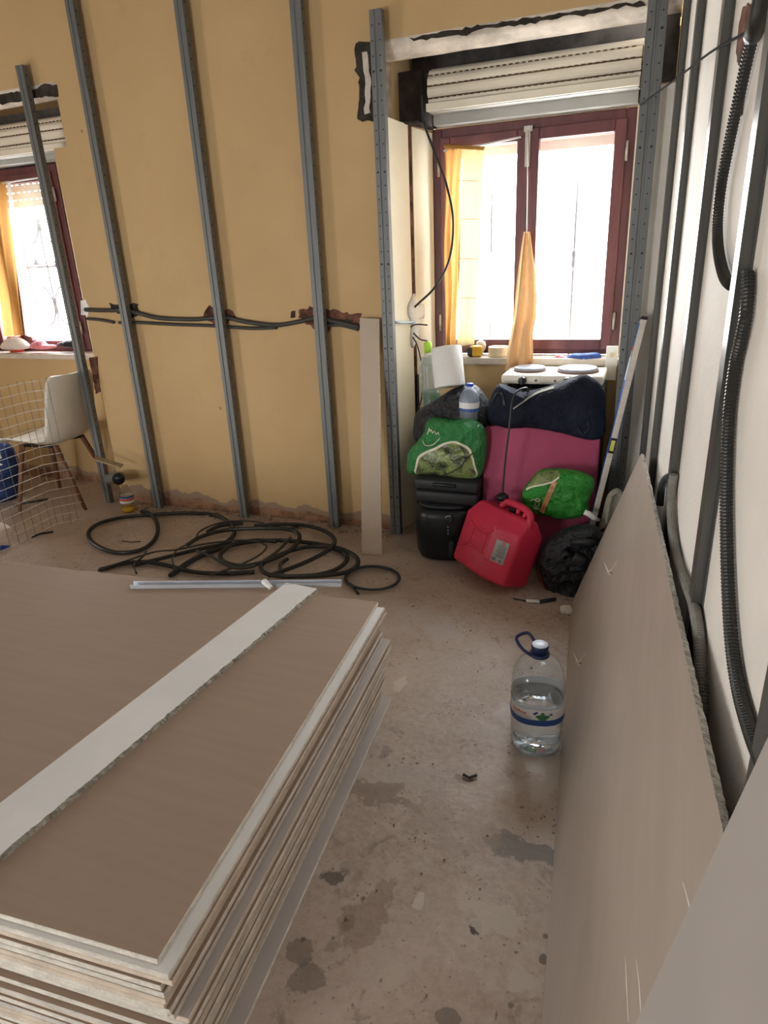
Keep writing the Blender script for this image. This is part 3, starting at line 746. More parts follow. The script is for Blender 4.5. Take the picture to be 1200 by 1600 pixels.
corr('wall_conduit', [rw(x, y, DC) for x, y in ((1053, 742), (1050, 765), (1049, 800), (1052, 840), (1060, 880), (1072, 912), (1083, 940), (1091, 985), (1095, 1040), (1097, 1100), (1095, 1190), (1090, 1260))], .0125, M['conduit_grey'], 'dusty grey conduit curving behind the leaning board near the bright edged stud', pitch=.0065)
corr('wall_conduit', [rw(x, y, DC) for x, y in ((1031, 790), (1034, 762), (1041, 748), (1049, 744))], .012, M['cable'], 'short black conduit bend at the foot of the cream wall above the leaning board', ribs=False)
# slack wires
corr('slack_wire', [at(1000, 164, 3.08), at(1050, 128, 2.7), rw(1110, 82, .235), rw(1172, 46, .235), rw(1178, 20, .245)], .003, M['wire_black'], 'thin black wire stretched from the window box to the conduit at the top corner', cat='wire', ribs=False)
corr('shutter_cable', [at(659, 150, 3.33), at(662, 190, 3.30), at(680, 240, 3.25), at(698, 290, 3.22), at(708, 345, 3.20), at(702, 405, 3.21), at(680, 448, 3.25), at(655, 473, 3.30), at(641, 486, 3.345)], .0055, M['cable'], 'black cable looping from the shutter box down to the white plaster patch', cat='cable', ribs=False)
for pts, lb in ((((668, 508), (650, 507), (640, 513), (639, 522)), 'upper stub of black wire sticking out of the white plaster patch'), (((646, 520), (656, 530), (668, 533)), 'lower stub of black wire sticking out of the white plaster patch'),
                (((640, 522), (650, 535), (657, 560), (660, 590), (658, 625), (650, 645)), 'long black wire dropping from the white plaster patch behind the clear bottle')):
    corr('socket_wire', [at(x, y, 3.30) for x, y in pts], .0035, M['cable'], lb, cat='wire', ribs=False)
corr('chase_cable', [Vector((RL(.5)[0] + .014, RL(.5)[1], z)) for z in (.82, .7, .5, .3, .1, .005)], .008, M['cable'], 'black cable running down the brown chase in the window reveal', cat='cable', ribs=False)

# ------------------------------------------------------------------ board stack
NS = 30; TH = .0125
EDGE = ['gyp', 'gyp_tan', 'gyp', 'gyp_grey', 'gyp_tan']
ORD = ['bottom', 'second from the floor', 'third from the floor', 'fourth from the floor', 'fifth from the floor', 'sixth from the floor', 'seventh from the floor', 'eighth from the floor', 'ninth from the floor', 'tenth from the floor',
       'eleventh from the floor', 'twelfth from the floor', 'thirteenth from the floor', 'fourteenth from the floor', 'fifteenth from the floor',
       'fifteenth down', 'fourteenth down', 'thirteenth down', 'twelfth down', 'eleventh down', 'tenth down', 'ninth down', 'eighth down', 'seventh down', 'sixth down', 'fifth down', 'fourth down', 'third down', 'second down', 'top']
rnd = random.Random(11)
C0 = Vector((-0.632, 0.532, 0))
for i in range(NS):
    dx = rnd.uniform(-.006, .006); dy = rnd.uniform(-.006, .006); rot = rnd.uniform(-.003, .003)
    if i == NS - 1: dx, dy, rot = -.008, .006, 0
    elif i in (NS - 2, NS - 3): dx, dy, rot = (.016 if i == NS - 2 else .021), -.004, 0
    elif NS - 8 < i < NS - 3: dx += .004; dy -= .006
    elif i in (16, 17, 18): dx += .016; dy += .012
    elif i in (8, 9, 10): dx += .006; dy += .004
    elif i == 0: dx, dy, rot = .026, .012, .004
    elif i < 6: dx -= .010; dy -= .006
    Rm = Matrix.Rotation(math.atan2(.08, .997) + rot, 3, 'Z')
    c = C0 + PR * dx + AX * dy + Rm @ Vector((-1.25, .6, 0)) + Vector((0, 0, TH * (i + .5)))
    e = 2 if i == NS - 1 else 2
    m = MB().box(c, (2.5, 1.2, TH - .0007), Rm, mats=[1, 1, 1, 1, 0, 2])
    o = m.build('plasterboard_sheet', [M['paper_back'], M[EDGE[(i * 7) % 5] if i < NS - 4 else ('gyp', 'gyp', 'gyp_tan', 'gyp')[NS - 1 - i]], M['paper_ivory' if i == NS - 2 else 'paper_grey_light' if i in (0, 18) else 'paper_back']], bevel=.0015, segs=1)
    tag(o, ('top brown plasterboard sheet of the floor stack, under the cream strip' if i == NS - 1 else 'bottom plasterboard sheet of the big stack, jutting out on the floor' if i == 0 else
            'brown plasterboard sheet in the big stack, %s%s' % (ORD[i], ' from the top' if 'down' in ORD[i] else '')).replace('down from the top', 'from the top'), 'plasterboard', 'plasterboard sheets stacked on the floor')
ZT = NS * TH
# strip on top with a crumbled edge
def strip_top():
    far = fl(471, 915, ZT + .012); near = fl(0, 1294, ZT + .012)
    d = (far - near); d.z = 0; d.normalize(); w = Vector((d.y, -d.x, 0)); L = 1.28
    far = far.copy(); far.z = 0
    top = ZT + .0125; hw = .0605
    vs, fs = [], []
    n = 120; rn = random.Random(5)
    ring = []
    for i in range(n + 1):
        p = far - d * (L * i / n); j = rn.uniform(-.002, .002); j2 = rn.uniform(-.0025, .002)
        ring.append((p - w * hw, p + w * (hw + j2), p + w * (hw + .003 + j)))
    mb = MB()
    for i in range(n):
        a, b = ring[i], ring[i + 1]
        up = Vector((0, 0, top)); lo = Vector((0, 0, ZT))
        mb.add([a[0] + up, a[1] + up, b[1] + up, b[0] + up], [(0, 1, 2, 3)], 0)
        mb.add([a[1] + up, a[2] + lo, b[2] + lo, b[1] + up], [(0, 1, 2, 3)], 1)
        mb.add([a[0] + lo, b[0] + lo, b[0] + up, a[0] + up], [(0, 1, 2, 3)], 1)
        mb.add([a[0] + lo, a[2] + lo, b[2] + lo, b[0] + lo], [(3, 2, 1, 0)], 0)
    for r in (ring[0], ring[-1]):
        mb.add([r[0] + lo, r[2] + lo, r[1] + up, r[0] + up], [(0, 1, 2, 3)], 1)
    o = mb.build('plasterboard_strip', [M['paper_ivory'], M['gyp_rough']], weld=True)
    tag(o, 'long cream plasterboard strip with a crumbled edge lying across the stack', 'plasterboard strip')
strip_top()
# zinc track lying across the far corner of the stack
a = fl(205, 909, ZT + .02); b = fl(533, 906, ZT + .02)
d = (b - a); L = d.length; d.normalize(); Mt = Matrix(((d.x, -d.y, 0, (a.x + b.x) / 2), (d.y, d.x, 0, (a.y + b.y) / 2), (0, 0, 1, ZT + .0005), (0, 0, 0, 1)))
tp = [(-.014, .0), (.014, .0), (.015, .014), (.0137, .014), (.0128, .0014), (-.0128, .0014), (-.0137, .014), (-.015, .014)]
mt = MB(); Mx = Mt @ Matrix(((0, 0, 1, 0), (1, 0, 0, 0), (0, 1, 0, 0), (0, 0, 0, 1)))
mt.prism(tp, -L / 2, L / 2, Mx)
tag(mt.build('metal_track', M['track']), 'thin bright metal track lying over the far edge of the stack', 'track')
p0 = fl(412, 908, ZT + .02); p1 = fl(424, 919, ZT + .008)
tag(MB().tube([p0, p1], [.011, .008], 10).build('plaster_offcut', M['paper_ivory'], smooth=False, bevel=.002), 'small cream offcut propped beside the far end of the cream strip', 'offcut')

# ------------------------------------------------------------------ leaning boards
def lean_board(s0, L, xb, lean, H, th, label, mats, rough=0.0, name='leaning_board'):
    """s0: far end along the right wall run; xb: distance of its foot from the run through the camera"""
    tdir = (PR * math.sin(lean) + Vector((0, 0, math.cos(lean)))); nrm = (PR * math.cos(lean) - Vector((0, 0, math.sin(lean))))
    base = fr(s0, xb, 0.0); rn = random.Random(3); n = 230; mb = MB(); rows = []
    for i in range(n + 1):
        p = base - AX * (L * i / n); j = rn.uniform(-rough, rough); q = rn.uniform(-rough, rough) * .6
        rows.append((p, p + tdir * (H + q), p + tdir * (H + j) + nrm * th, p + nrm * th + Vector((0, 0, 0))))
    lift = Vector((0, 0, th * math.sin(lean)))
    for i in range(n):
        A, B = rows[i], rows[i + 1]
        for (k, l, mi) in ((0, 1, 0), (1, 2, 1), (2, 3, 0), (3, 0, 1)):
            mb.add([A[k] + lift, A[l] + lift, B[l] + lift, B[k] + lift], [(0, 1, 2, 3)], mi)
    for A in (rows[0], rows[-1]): mb.add([q + lift for q in A], [(0, 1, 2, 3)], 1)
    o = mb.build(name, mats, weld=True); tag(o, label, 'plasterboard'); return o, base, tdir, nrm
def to_s(p): return p.dot(AX), p.dot(PR)
s_, d_ = to_s(Vector((-.213, 2.578, 0)))
LB, lb_base, lb_t, lb_n = lean_board(s_, 2.3, d_, math.radians(18.0), .70, .0125, 'long grey-brown plasterboard leaning on the right wall behind the water bottle', [M['paper_lean'], M['gyp_rough']], rough=.0016)
s2_, d2_ = to_s(Vector((-.047, .50, 0)))
lean_board(s2_, 1.2, d2_ - .018, math.radians(10.1), 1.37, .0125, 'pale grey plasterboard propped in the bottom corner, in front of the longer board', [M['paper_grey'], M['paper_grey']], name='leaning_board')
def on_board(px, py, out=.001):
    v = _dir(px, py); o = Vector((0, 0, CAM_H)); k = (lb_base - o).dot(lb_n) / v.dot(lb_n); return o + v * k - lb_n * out
# gouges and paper tears on the leaning board
def board_mark(pts, w, m, name):
    P = [on_board(*p, out=-.0135 + .013 if False else .0) for p in pts]
    mb = MB(); n = len(P)
    for i in range(n - 1):
        a, b = P[i], P[i + 1]; d = (b - a).normalized(); sd = d.cross(lb_n).normalized() * w
        wa = .3 if i == 0 else 1; wb2 = .3 if i == n - 2 else 1
        vs = [a - sd * wa, a + sd * wa, b + sd * wb2, b - sd * wb2]
        mb.add(vs + [v - lb_n * .0012 for v in vs], [(0, 1, 2, 3), (7, 6, 5, 4), (0, 4, 5, 1), (1, 5, 6, 2), (2, 6, 7, 3), (3, 7, 4, 0)])
    mb.build(name, m, LB)
for pts in (((1068, 1378), (1078, 1415), (1085, 1460), (1089, 1490)), ((1094, 1392), (1100, 1425), (1105, 1460)), ((978, 1495), (980, 1540), (983, 1598)), ((995, 1500), (1000, 1540), (1003, 1595))):
    board_mark(pts, .0016, M['gyp'], 'scratch')
for c in ((952, 890), (904, 1031)):
    x, y = c
    board_mark(((x - 8, y - 12), (x - 2, y + 2), (x + 2, y + 10)), .003, M['gyp'], 'paper_tear')
    board_mark(((x + 14, y - 14), (x + 4, y), (x - 4, y + 6)), .003, M['gyp'], 'paper_tear')
    board_mark(((x - 3, y + 4), (x + 6, y + 6)), .003, M['dark_gap'], 'paper_tear')
board_mark(((1066, 1522), (1072, 1523)), .003, M['dark_gap'], 'paper_tear')

# leaning strip at the back wall
def lean_strip():
    bl, br = fl(565, 866), fl(596, 869); tl, tr = at(562, 497, 3.117), at(592, 499, 3.117)
    th = Vector((0, .0125, .002)); mb = MB()
    vs = [bl, br, tr, tl]; vs = [v + Vector((0, -.0, .001)) for v in vs]
    vs += [v + th for v in vs]
    mb.add(vs, [(3, 2, 1, 0), (4, 5, 6, 7), (0, 1, 5, 4), (2, 3, 7, 6)], 0); mb.add(vs, [(1, 2, 6, 5), (0, 4, 7, 3)], 1)
    o = mb.build('plasterboard_strip', [M['paper_beige'], M['gyp']], weld=True, bevel=.001, segs=1)
    tag(o, 'narrow cream plasterboard strip leaning upright on the ochre wall', 'plasterboard strip')
lean_strip()

# ------------------------------------------------------------------ conduit tangle on the floor
def zc(x, y): return (120 + x * .4333, 780 + y * .4333)
def floor_path(pts, r, z0, dz):
    out = []; k = len(pts)
    for i, p in enumerate(pts):
        x, y = zc(*p); out.append(fl(x, y, z0 + r + dz * math.sin(PI * (i + .3) / k) ** 2))
    return out
tang = thing('conduit_coil', 'tangled heap of black corrugated conduit lying on the floor under the studs', 'conduit', (-1.75, 2.7, 0))
STR = [
 ([(232, 44), (262, 52), (287, 80), (290, 125), (262, 165), (210, 188), (140, 192), (85, 174), (48, 145), (45, 115), (80, 88), (150, 68), (230, 58), (320, 52), (420, 50), (500, 58), (550, 85), (568, 120), (545, 150), (480, 185), (410, 225), (340, 275)], .0125, 0, .004),
 ([(335, 276), (400, 228), (480, 190), (600, 158), (720, 148), (860, 160), (960, 182), (1010, 212), (1005, 245), (950, 268), (830, 277), (720, 276), (672, 262), (668, 235), (720, 205), (800, 178), (880, 170), (945, 185), (975, 212), (945, 248), (870, 272), (740, 280)], .0125, .004, .016),
 ([(640, 96), (740, 90), (830, 96), (900, 118), (930, 150), (905, 185), (830, 225), (745, 258), (690, 276)], .0125, .014, .014),
 ([(398, 165), (450, 135), (530, 113), (640, 105), (740, 106), (795, 120), (800, 150), (760, 190), (680, 225), (600, 240), (535, 228), (518, 200), (560, 165), (640, 148), (720, 152)], .0125, .010, .016),
 ([(470, 118), (520, 95), (600, 86)], .0125, .004, .004),
 ([(80, 255), (170, 232), (250, 226), (330, 240), (420, 262), (520, 268), (640, 262)], .0125, 0, .006),
 ([(200, 240), (300, 215), (400, 190), (480, 172), (560, 160)], .0125, .006, .006),
 ([(430, 185), (480, 205), (560, 245), (640, 240), (720, 190), (770, 140)], .008, .014, .012),
 ([(740, 272), (735, 235), (760, 215)], .0105, .010, .008),
 ([(430, 140), (445, 115), (500, 90), (580, 78), (660, 84), (730, 105), (800, 100)], .005, .012, .012),
 ([(75, 258), (170, 225), (280, 190), (360, 182), (470, 160), (600, 148), (680, 165), (660, 200), (580, 240), (480, 275)], .005, .022, .012),
 ([(215, 268), (208, 235), (240, 205), (250, 188)], .005, .016, .01),
 ([(355, 250), (345, 215), (365, 180), (430, 150)], .004, .018, .01),
]
for pts, r, z0, dz in STR:
    if r > .009: corr('conduit_strand', floor_path(pts, r, z0, dz), r * .92, M['conduit'], '', parent=tang, pitch=.007, n=9, k=8)
    else: corr('cable_strand', floor_path(pts, r, z0, dz), r, M['conduit_dusty'], '', parent=tang, ribs=False, n=7)
rp = []
for i in range(60):
    a = 2 * PI * i / 24 + 2.6; k = 1 - .06 * (i / 60)
    rp.append(fl(582 + 43 * k * math.cos(a), 903 + 19 * k * math.sin(a), .006 + .009 * (i / 24)))
rp = [fl(560, 928, .005), fl(548, 912, .010)] + rp
tag(MB().tube(spline(rp, 3), .0055, 8).build('cable_coil', M['cable'], smooth=True), 'small neat coil of black cable on the floor beside the big tangle', 'cable')

# ------------------------------------------------------------------ soft things: outline bags with front surface, real depth and creases
class Bag:
    def __init__(self, px, Y, depth, back=.06, seed=0, amp=.008, fscale=14.0, power=2.0, c=None):
        self.P = [at(x, y, Y) for x, y in px]; self.Y = Y; self.depth = depth; self.back = back; self.seed = seed; self.amp = amp; self.fs = fscale; self.pw = power
        cx = sum(p.x for p in self.P) / len(px); cz = sum(p.z for p in self.P) / len(px)
        if c: q = at(*c, Y); cx, cz = q.x, q.z
        self.c = (cx, cz); n = 96; self.n = n; self.R = []
        Q = spline([Vector((p.x, 0, p.z)) for p in self.P], 5, True)
        for k in range(n):
            a = 2 * PI * k / n; dx, dz = math.cos(a), math.sin(a); best = .02
            for i in range(len(Q)):
                p, q = Q[i], Q[(i + 1) % len(Q)]
                ex, ez = q.x - p.x, q.z - p.z; den = dx * ez - dz * ex
                if abs(den) < 1e-12: continue
                t = ((p.x - cx) * ez - (p.z - cz) * ex) / den; u = ((p.x - cx) * dz - (p.z - cz) * dx) / den
                if t > 0 and -1e-6 <= u <= 1 + 1e-6: best = max(best, t)
            self.R.append(best)
    def r_at(self, a):
        k = (a / (2 * PI)) % 1.0 * self.n; i = int(k) % self.n; t = k - int(k); return self.R[i] * (1 - t) + self.R[(i + 1) % self.n] * t
    def crease(self, x, z):
        v = Vector((x * self.fs + self.seed * 7.1, z * self.fs, self.seed * 3.3))
        a = 1 - 2 * abs(noise.noise(v)); b = 1 - 2 * abs(noise.noise(v * 2.1 + Vector((5, 1, 2)))); return a * .65 + b * .35
    def front(self, x, z, off=0.0):
        dx, dz = x - self.c[0], z - self.c[1]; r = math.hypot(dx, dz) / self.r_at(math.atan2(dz, dx)); r = min(r, 1)
        h = max(0.0, 1 - r ** self.pw) ** .5
        return Vector((x, self.Y - self.depth * h - self.amp * self.crease(x, z) * min(1, h * 1.6) - off, z))
    def mesh(self, rings=22):
        mb = MB(); cx, cz = self.c; n = self.n
        fr_, bk = [], []
        for i in range(rings + 1):
            r = math.sin(PI / 2 * i / rings)
            for k in range(n):
                a = 2 * PI * k / n; x = cx + math.cos(a) * self.R[k] * r; z = cz + math.sin(a) * self.R[k] * r
                fr_.append(self.front(x, z)); h = max(0, 1 - r ** self.pw) ** .5
                bk.append(Vector((x, self.Y + self.back * h + .25 * self.amp * self.crease(x + 3, z) * min(1, h), z)))
        fs = []
        for i in range(rings):
            for k in range(n):
                l = (k + 1) % n; fs.append((i * n + k, i * n + l, (i + 1) * n + l, (i + 1) * n + k))
        mb.add(fr_, fs); mb.add(bk, [tuple(reversed(f)) for f in fs]); return mb
    def patch(self, px, off=.0025, rings=14, c=None):
        Q = spline([Vector((at(x, y, self.Y).x, 0, at(x, y, self.Y).z)) for x, y in px], 6, True)
        cx = sum(q.x for q in Q) / len(Q); cz = sum(q.z for q in Q) / len(Q); mb = MB(); n = len(Q); vs = []
        for i in range(rings + 1):
            r = i / rings
            for q in Q: vs.append(self.front(cx + (q.x - cx) * r, cz + (q.z - cz) * r, off))
        fs = [(i * n + k, i * n + (k + 1) % n, (i + 1) * n + (k + 1) % n, (i + 1) * n + k) for i in range(rings) for k in range(n)]
        return mb.add(vs, fs)
    def band(self, px, w, off=.004):
        P = spline([at(x, y, self.Y) for x, y in px], 6); mb = MB(); vs = []
        for i, p in enumerate(P):
            a = P[max(0, i - 1)]; b = P[min(len(P) - 1, i + 1)]; d = (b - a).normalized(); nx, nz = -d.z * w, d.x * w
            vs += [self.front(p.x - nx, p.z - nz, off), self.front(p.x + nx, p.z + nz, off)]
        return mb.add(vs, [(2 * i, 2 * i + 1, 2 * i + 3, 2 * i + 2) for i in range(len(P) - 1)])
    def text(self, s, size, px, ang, off=.005, shear=0.0):
        vs, fs = text_mesh(s, size); o = at(*px, self.Y); ca, sa = math.cos(ang), math.sin(ang); mb = MB()
        return mb.add([self.front(o.x + (v.x + shear * v.y) * ca - v.y * sa, o.z + (v.x + shear * v.y) * sa + v.y * ca, off) for v in vs], fs)

def bag_thing(name, label, cat, bag, m, body='sack'):
    mb = bag.mesh(); zmin = min(v.z for v in mb.v)
    t = thing(name, label, cat, (bag.c[0], bag.Y, zmin)); mb.build(body, m, t, True, weld=True); return t

# ---- things at the foot of the main window
def rbox(name, m, c, s, parent=None, bev=.02, rot=None, segs=3):
    return MB().box(c, s, rot).build(name, m, parent, True, bevel=bev, segs=segs)
tag(rbox('storage_box', M['black_plastic'], (-.40, 3.215, .405), (.45, .28, .81), bev=.012), 'tall black box carrying the hotplate, mostly hidden by the dark bag', 'box')
tag(rbox('suitcase', M['dark_plastic'], (-.905, 3.25, .315), (.30, .25, .63), bev=.03), 'upright black case in the left corner behind the air fryer', 'suitcase')
# two-plate stove
st = thing('electric_hotplate', 'ivory two-plate electric hotplate on the black box below the sill', 'stove', (-.40, 3.225, .812))
MB().bx(-.636, -.180, 3.09, 3.36, .826, .868).build('housing', M['ivory'], st, True, bevel=.012)
for x in (-.60, -.22):
    for y in (3.12, 3.33):
        MB().lathe([(.012, .8105), (.012, .828)], 12, Matrix.Translation((x, y, 0))).build('foot', M['black_plastic'], st, True)
for x, y, r in ((-.525, 3.225, .072), (-.305, 3.225, .090)):
    hp_ = MB().lathe([(r, .872), (r, .884), (r - .004, .887), (r - .02, .886), (.02, .886), (.004, .885)], 40, Matrix.Translation((x, y, 0))).build('hotplate', M['hob'], st, True)
    MB().lathe([(r + .004, .868), (r + .004, .874), (r - .001, .8745)], 40, Matrix.Translation((x, y, 0))).build('plate_rim', M['rust'], hp_)
for x in (-.537, -.335):
    k = MB().lathe([(.019, 0), (.017, .016), (.006, .018)], 20, Matrix.Translation((x, 3.09, .845)) @ Matrix.Rotation(PI / 2, 4, 'X'))
    k.box((x, 3.075, .845), (.007, .016, .034)); k.build('knob', M['black_plastic'], st)
for x in (-.475, -.39):
    MB().lathe([(.006, 0), (.005, .003)], 12, Matrix.Translation((x, 3.09, .845)) @ Matrix.Rotation(PI / 2, 4, 'X')).build('pilot_lamp', M['rust'], st)
corr('power_cord', [Vector((-.50, 3.12, .82)), Vector((-.50, 3.06, .80)), at(822, 606, 2.90), at(808, 612, 2.84), at(800, 628, 2.82), at(796, 665, 2.80), at(790, 715, 2.80), at(785, 772, 2.80)], .0042, M['cable'], '', parent=st, ribs=False)
MB().lathe([(.028, 0), (.026, .018), (.010, .03)], 18, Matrix.Translation(at(785, 780, 2.80))).build('plug', M['black_plastic'], st, True)
# dark bag in front of the stove
b1 = Bag([(763, 655), (766, 625), (775, 604), (788, 598), (803, 612), (830, 610), (868, 600), (905, 586), (922, 588), (942, 606), (946, 640), (944, 682), (920, 686), (880, 676), (830, 668), (790, 668)], 3.02, .085, .04, 2, .016, 9, 3.0)
bt = bag_thing('duffel_bag', 'dark navy cloth bag slumped in front of the hotplate', 'bag', b1, M['navy_cloth'])
b1.band([(772, 625), (781, 610), (790, 612), (794, 628)], .005, .006).build('strap', M['black_plastic'], bt, solid=.002)
b1.band([(905, 660), (913, 672), (922, 662), (920, 650)], .003, .006).build('buckle', M['dark_plastic'], bt, solid=.002)
b1.band([(808, 632), (838, 612), (868, 602)], .003, .006).build('pale_trim', M['grey_canvas'], bt, solid=.002)
# raspberry mat
def mat_slab():
    out = [(754, 676), (800, 662), (870, 667), (942, 684)]
    def f(u, v, back):
        xt = -.678 + .508 * u; zt = .640 + .035 * math.sin(PI * min(1, u * 1.15)) - .012 * u
        x = xt - .03 * (1 - v) * math.sin(PI * v) * (1 - u) + .012 * math.sin(5 * v) * (1 - u); z = .02 + (zt - .02) * v
        y = 2.905 + .085 * v - .045 * math.sin(PI * u) * (1 - .6 * v) - .012 * noise.noise(Vector((x * 5, z * 5, 2))) + (.035 if back else 0)
        return Vector((x, y, z))
    mb = MB(); nu, nv = 28, 24; A = [[f(i / nu, j / nv, 0) for j in range(nv + 1)] for i in range(nu + 1)]; B = [[f(i / nu, j / nv, 1) for j in range(nv + 1)] for i in range(nu + 1)]
    mb.grid(lambda u, v: f(u, v, 0), nu, nv); mb.grid(lambda u, v: f(u, v, 1), nu, nv)
    for i in range(nu):
        mb.add([A[i][0], A[i + 1][0], B[i + 1][0], B[i][0]], [(0, 1, 2, 3)]); mb.add([A[i][nv], A[i + 1][nv], B[i + 1][nv], B[i][nv]], [(0, 1, 2, 3)])
    for j in range(nv):
        mb.add([A[0][j], A[0][j + 1], B[0][j + 1], B[0][j]], [(0, 1, 2, 3)]); mb.add([A[nu][j], A[nu][j + 1], B[nu][j + 1], B[nu][j]], [(0, 1, 2, 3)])
    o = mb.build('foam_cushion', M['magenta'], smooth=True, weld=True, bevel=.006)
    tag(o, 'big raspberry pink foam cushion standing behind the red fuel can', 'cushion')
mat_slab()
# black bin bag carrying the bottles
b2 = Bag([(648, 655), (655, 640), (672, 630), (690, 618), (712, 606), (740, 602), (757, 618), (770, 640), (768, 662), (755, 690), (700, 700), (652, 690)], 3.06, .09, .12, 5, .018, 10, 2.6)
tag(b2.mesh().build('bin_bag', M['black_bag'], smooth=True, weld=True), 'crumpled black bin bag under the paper roll and the small bottle', 'bag')
# air fryer with case on top
ac = (-.862, 2.960); af = thing('air_fryer', 'black air fryer with a round dial on the floor beside the red can', 'appliance', (ac[0], ac[1], 0))
Ma = Matrix.Translation((ac[0], ac[1], 0)) @ Matrix.Rotation(.12, 4, 'Z')
MB().lathe([(.118, .004), (.132, .012), (.146, .05), (.150, .16), (.148, .23), (.140, .262), (.126, .272)], 48, Ma, 3.2).build('body', M['black_plastic'], af, True)
MB().lathe([(.128, .272), (.134, .282), (.130, .290)], 48, Ma, 3.2).build('lid', M['dark_plastic'], af, True)
def af_pt(px, py, off=0): p = at(px, py, ac[1] - .150 - off); return p
q = af_pt(702, 812); Mk = Matrix.Translation(q) @ Matrix.Rotation(PI / 2, 4, 'X')
dl = MB().lathe([(.019, -.012), (.019, .006), (.015, .008), (.004, .0075)], 24, Mk).build('dial', M['dark_plastic'], af, True)
MB().tube([q + Vector((.0205 * math.cos(a), -.004, .0205 * math.sin(a))) for a in [PI * .35 + i * .12 for i in range(14)]], .0012, 6).build('dial_mark', M['label_white'], dl, True)
for k in range(3):
    p = af_pt(700, 824 + k * 5); MB().box(p, (.004, .004, .004)).build('indicator', M['label_pale'], af)
p = af_pt(708, 853, .0); MB().box(p + Vector((0, -.008, -.01)), (.030, .05, .085)).build('basket_handle', M['dark_plastic'], af, True, bevel=.010)
tc_ = thing('tool_case', 'flat black tool case lying on top of the air fryer', 'case', (-.842, 2.955, .291))
Rc = Matrix.Rotation(.06, 3, 'Z') @ Matrix.Rotation(.03, 3, 'Y')
MB().box((-.842, 2.955, .326), (.300, .22, .060), Rc).build('case_bottom', M['dark_plastic'], tc_, True, bevel=.012)
cl_ = MB().box((-.842, 2.955, .388), (.310, .23, .058), Rc).build('case_lid', M['dark_plastic'], tc_, True, bevel=.014)
MB().box((-.842, 2.835, .395), (.11, .016, .016), Rc).build('case_handle', M['black_plastic'], cl_, True, bevel=.005)
# green bag with the printed tree
b3 = Bag([(638, 738), (638, 708), (652, 690), (664, 672), (666, 660), (674, 652), (690, 653), (706, 656), (722, 654), (742, 657), (754, 666), (760, 676), (761, 700), (758, 722), (752, 742), (740, 748), (700, 744), (660, 740)], 2.94, .060, .07, 3, .016, 12, 3.0)
g = bag_thing('charcoal_bag', 'green plastic bag with a printed tree photo on the black case', 'bag', b3, M['green_bag'])
b3.patch([(656, 738), (656, 720), (660, 707), (672, 699), (685, 694), (697, 687), (710, 683), (722, 684), (734, 691), (742, 700), (746, 718), (746, 742), (700, 742)], .0035).build('cream_border', M['cream_print'], g, True)
b3.patch([(659, 738), (659, 722), (663, 710), (674, 702), (688, 697), (699, 690), (711, 686), (721, 687), (732, 694), (739, 702), (743, 718), (744, 742), (700, 742)], .0060).build('tree_picture', M['tree_print'], g, True)
b3.band([(744, 702), (733, 712), (726, 722), (712, 731), (695, 738)], .0028, .0085).build('printed_trunk', M['dark_gap'], g)
b3.band([(666, 684), (672, 690), (681, 690), (688, 685), (695, 678)], .0016, .005).build('printed_swash', M['cream_print'], g)
b3.band([(674, 674), (677, 664), (678, 669), (681, 666), (683, 671), (686, 668), (688, 673), (691, 670), (693, 674)], .0018, .009).build('printed_script', M['cream_print'], g)
# eco bag
b4 = Bag([(815, 778), (818, 764), (830, 748), (843, 735), (862, 732), (882, 733), (903, 736), (920, 742), (929, 752), (926, 768), (920, 782), (919, 798), (905, 808), (880, 810), (858, 807), (836, 801), (820, 792)], 2.86, .055, .06, 9, .014, 13, 2.8)
g = bag_thing('eco_bag', 'crumpled bright green bag with white eco lettering on the pink cushion', 'bag', b4, M['green_bright'])
b4.patch([(824, 760), (833, 747), (845, 736), (862, 733), (877, 735), (872, 742), (864, 748), (850, 751), (838, 755), (828, 759)], .003, 8).build('printed_foliage', M['tree_print'], g, True)
b4.band([(824, 761), (836, 755), (850, 751), (866, 747), (876, 740)], .0036, .0055).build('printed_stripe', M['cream_print'], g)
b4.band([(870, 746), (862, 764), (855, 780), (849, 795)], .011, .0045).build('printed_band', M['kraft_print'], g)
b4.text('ECO', .030, (843, 780), PI / 2 - .12, .008).build('lettering', M['cream_print'], g)
b4.band([(832, 776), (838, 773), (846, 776)], .0012, .006).build('printed_leaf', M['cream_print'], g)
# paper roll
def roll():
    A = at(703, 604, 3.02); B = at(697, 543, 3.06); d = (B - A).normalized(); u = d.orthogonal().normalized(); w = d.cross(u)
    Mx = Matrix(((u.x, w.x, d.x, A.x), (u.y, w.y, d.y, A.y), (u.z, w.z, d.z, A.z), (0, 0, 0, 1))); L = (B - A).length
    t = thing('paper_roll', 'white kitchen paper roll tilted on the black bin bag', 'paper roll', A)
    MB().lathe([(.022, 0), (.070, 0), (.072, .003), (.072, L - .003), (.070, L), (.022, L), (.022, 0)], 40, Mx, cap0=False, cap1=False).build('paper', M['tissue'], t, True)
    MB().lathe([(.0215, 0), (.0215, L)], 24, Mx, cap0=False, cap1=False).build('core', M['wood_pale'], t, True)
roll()
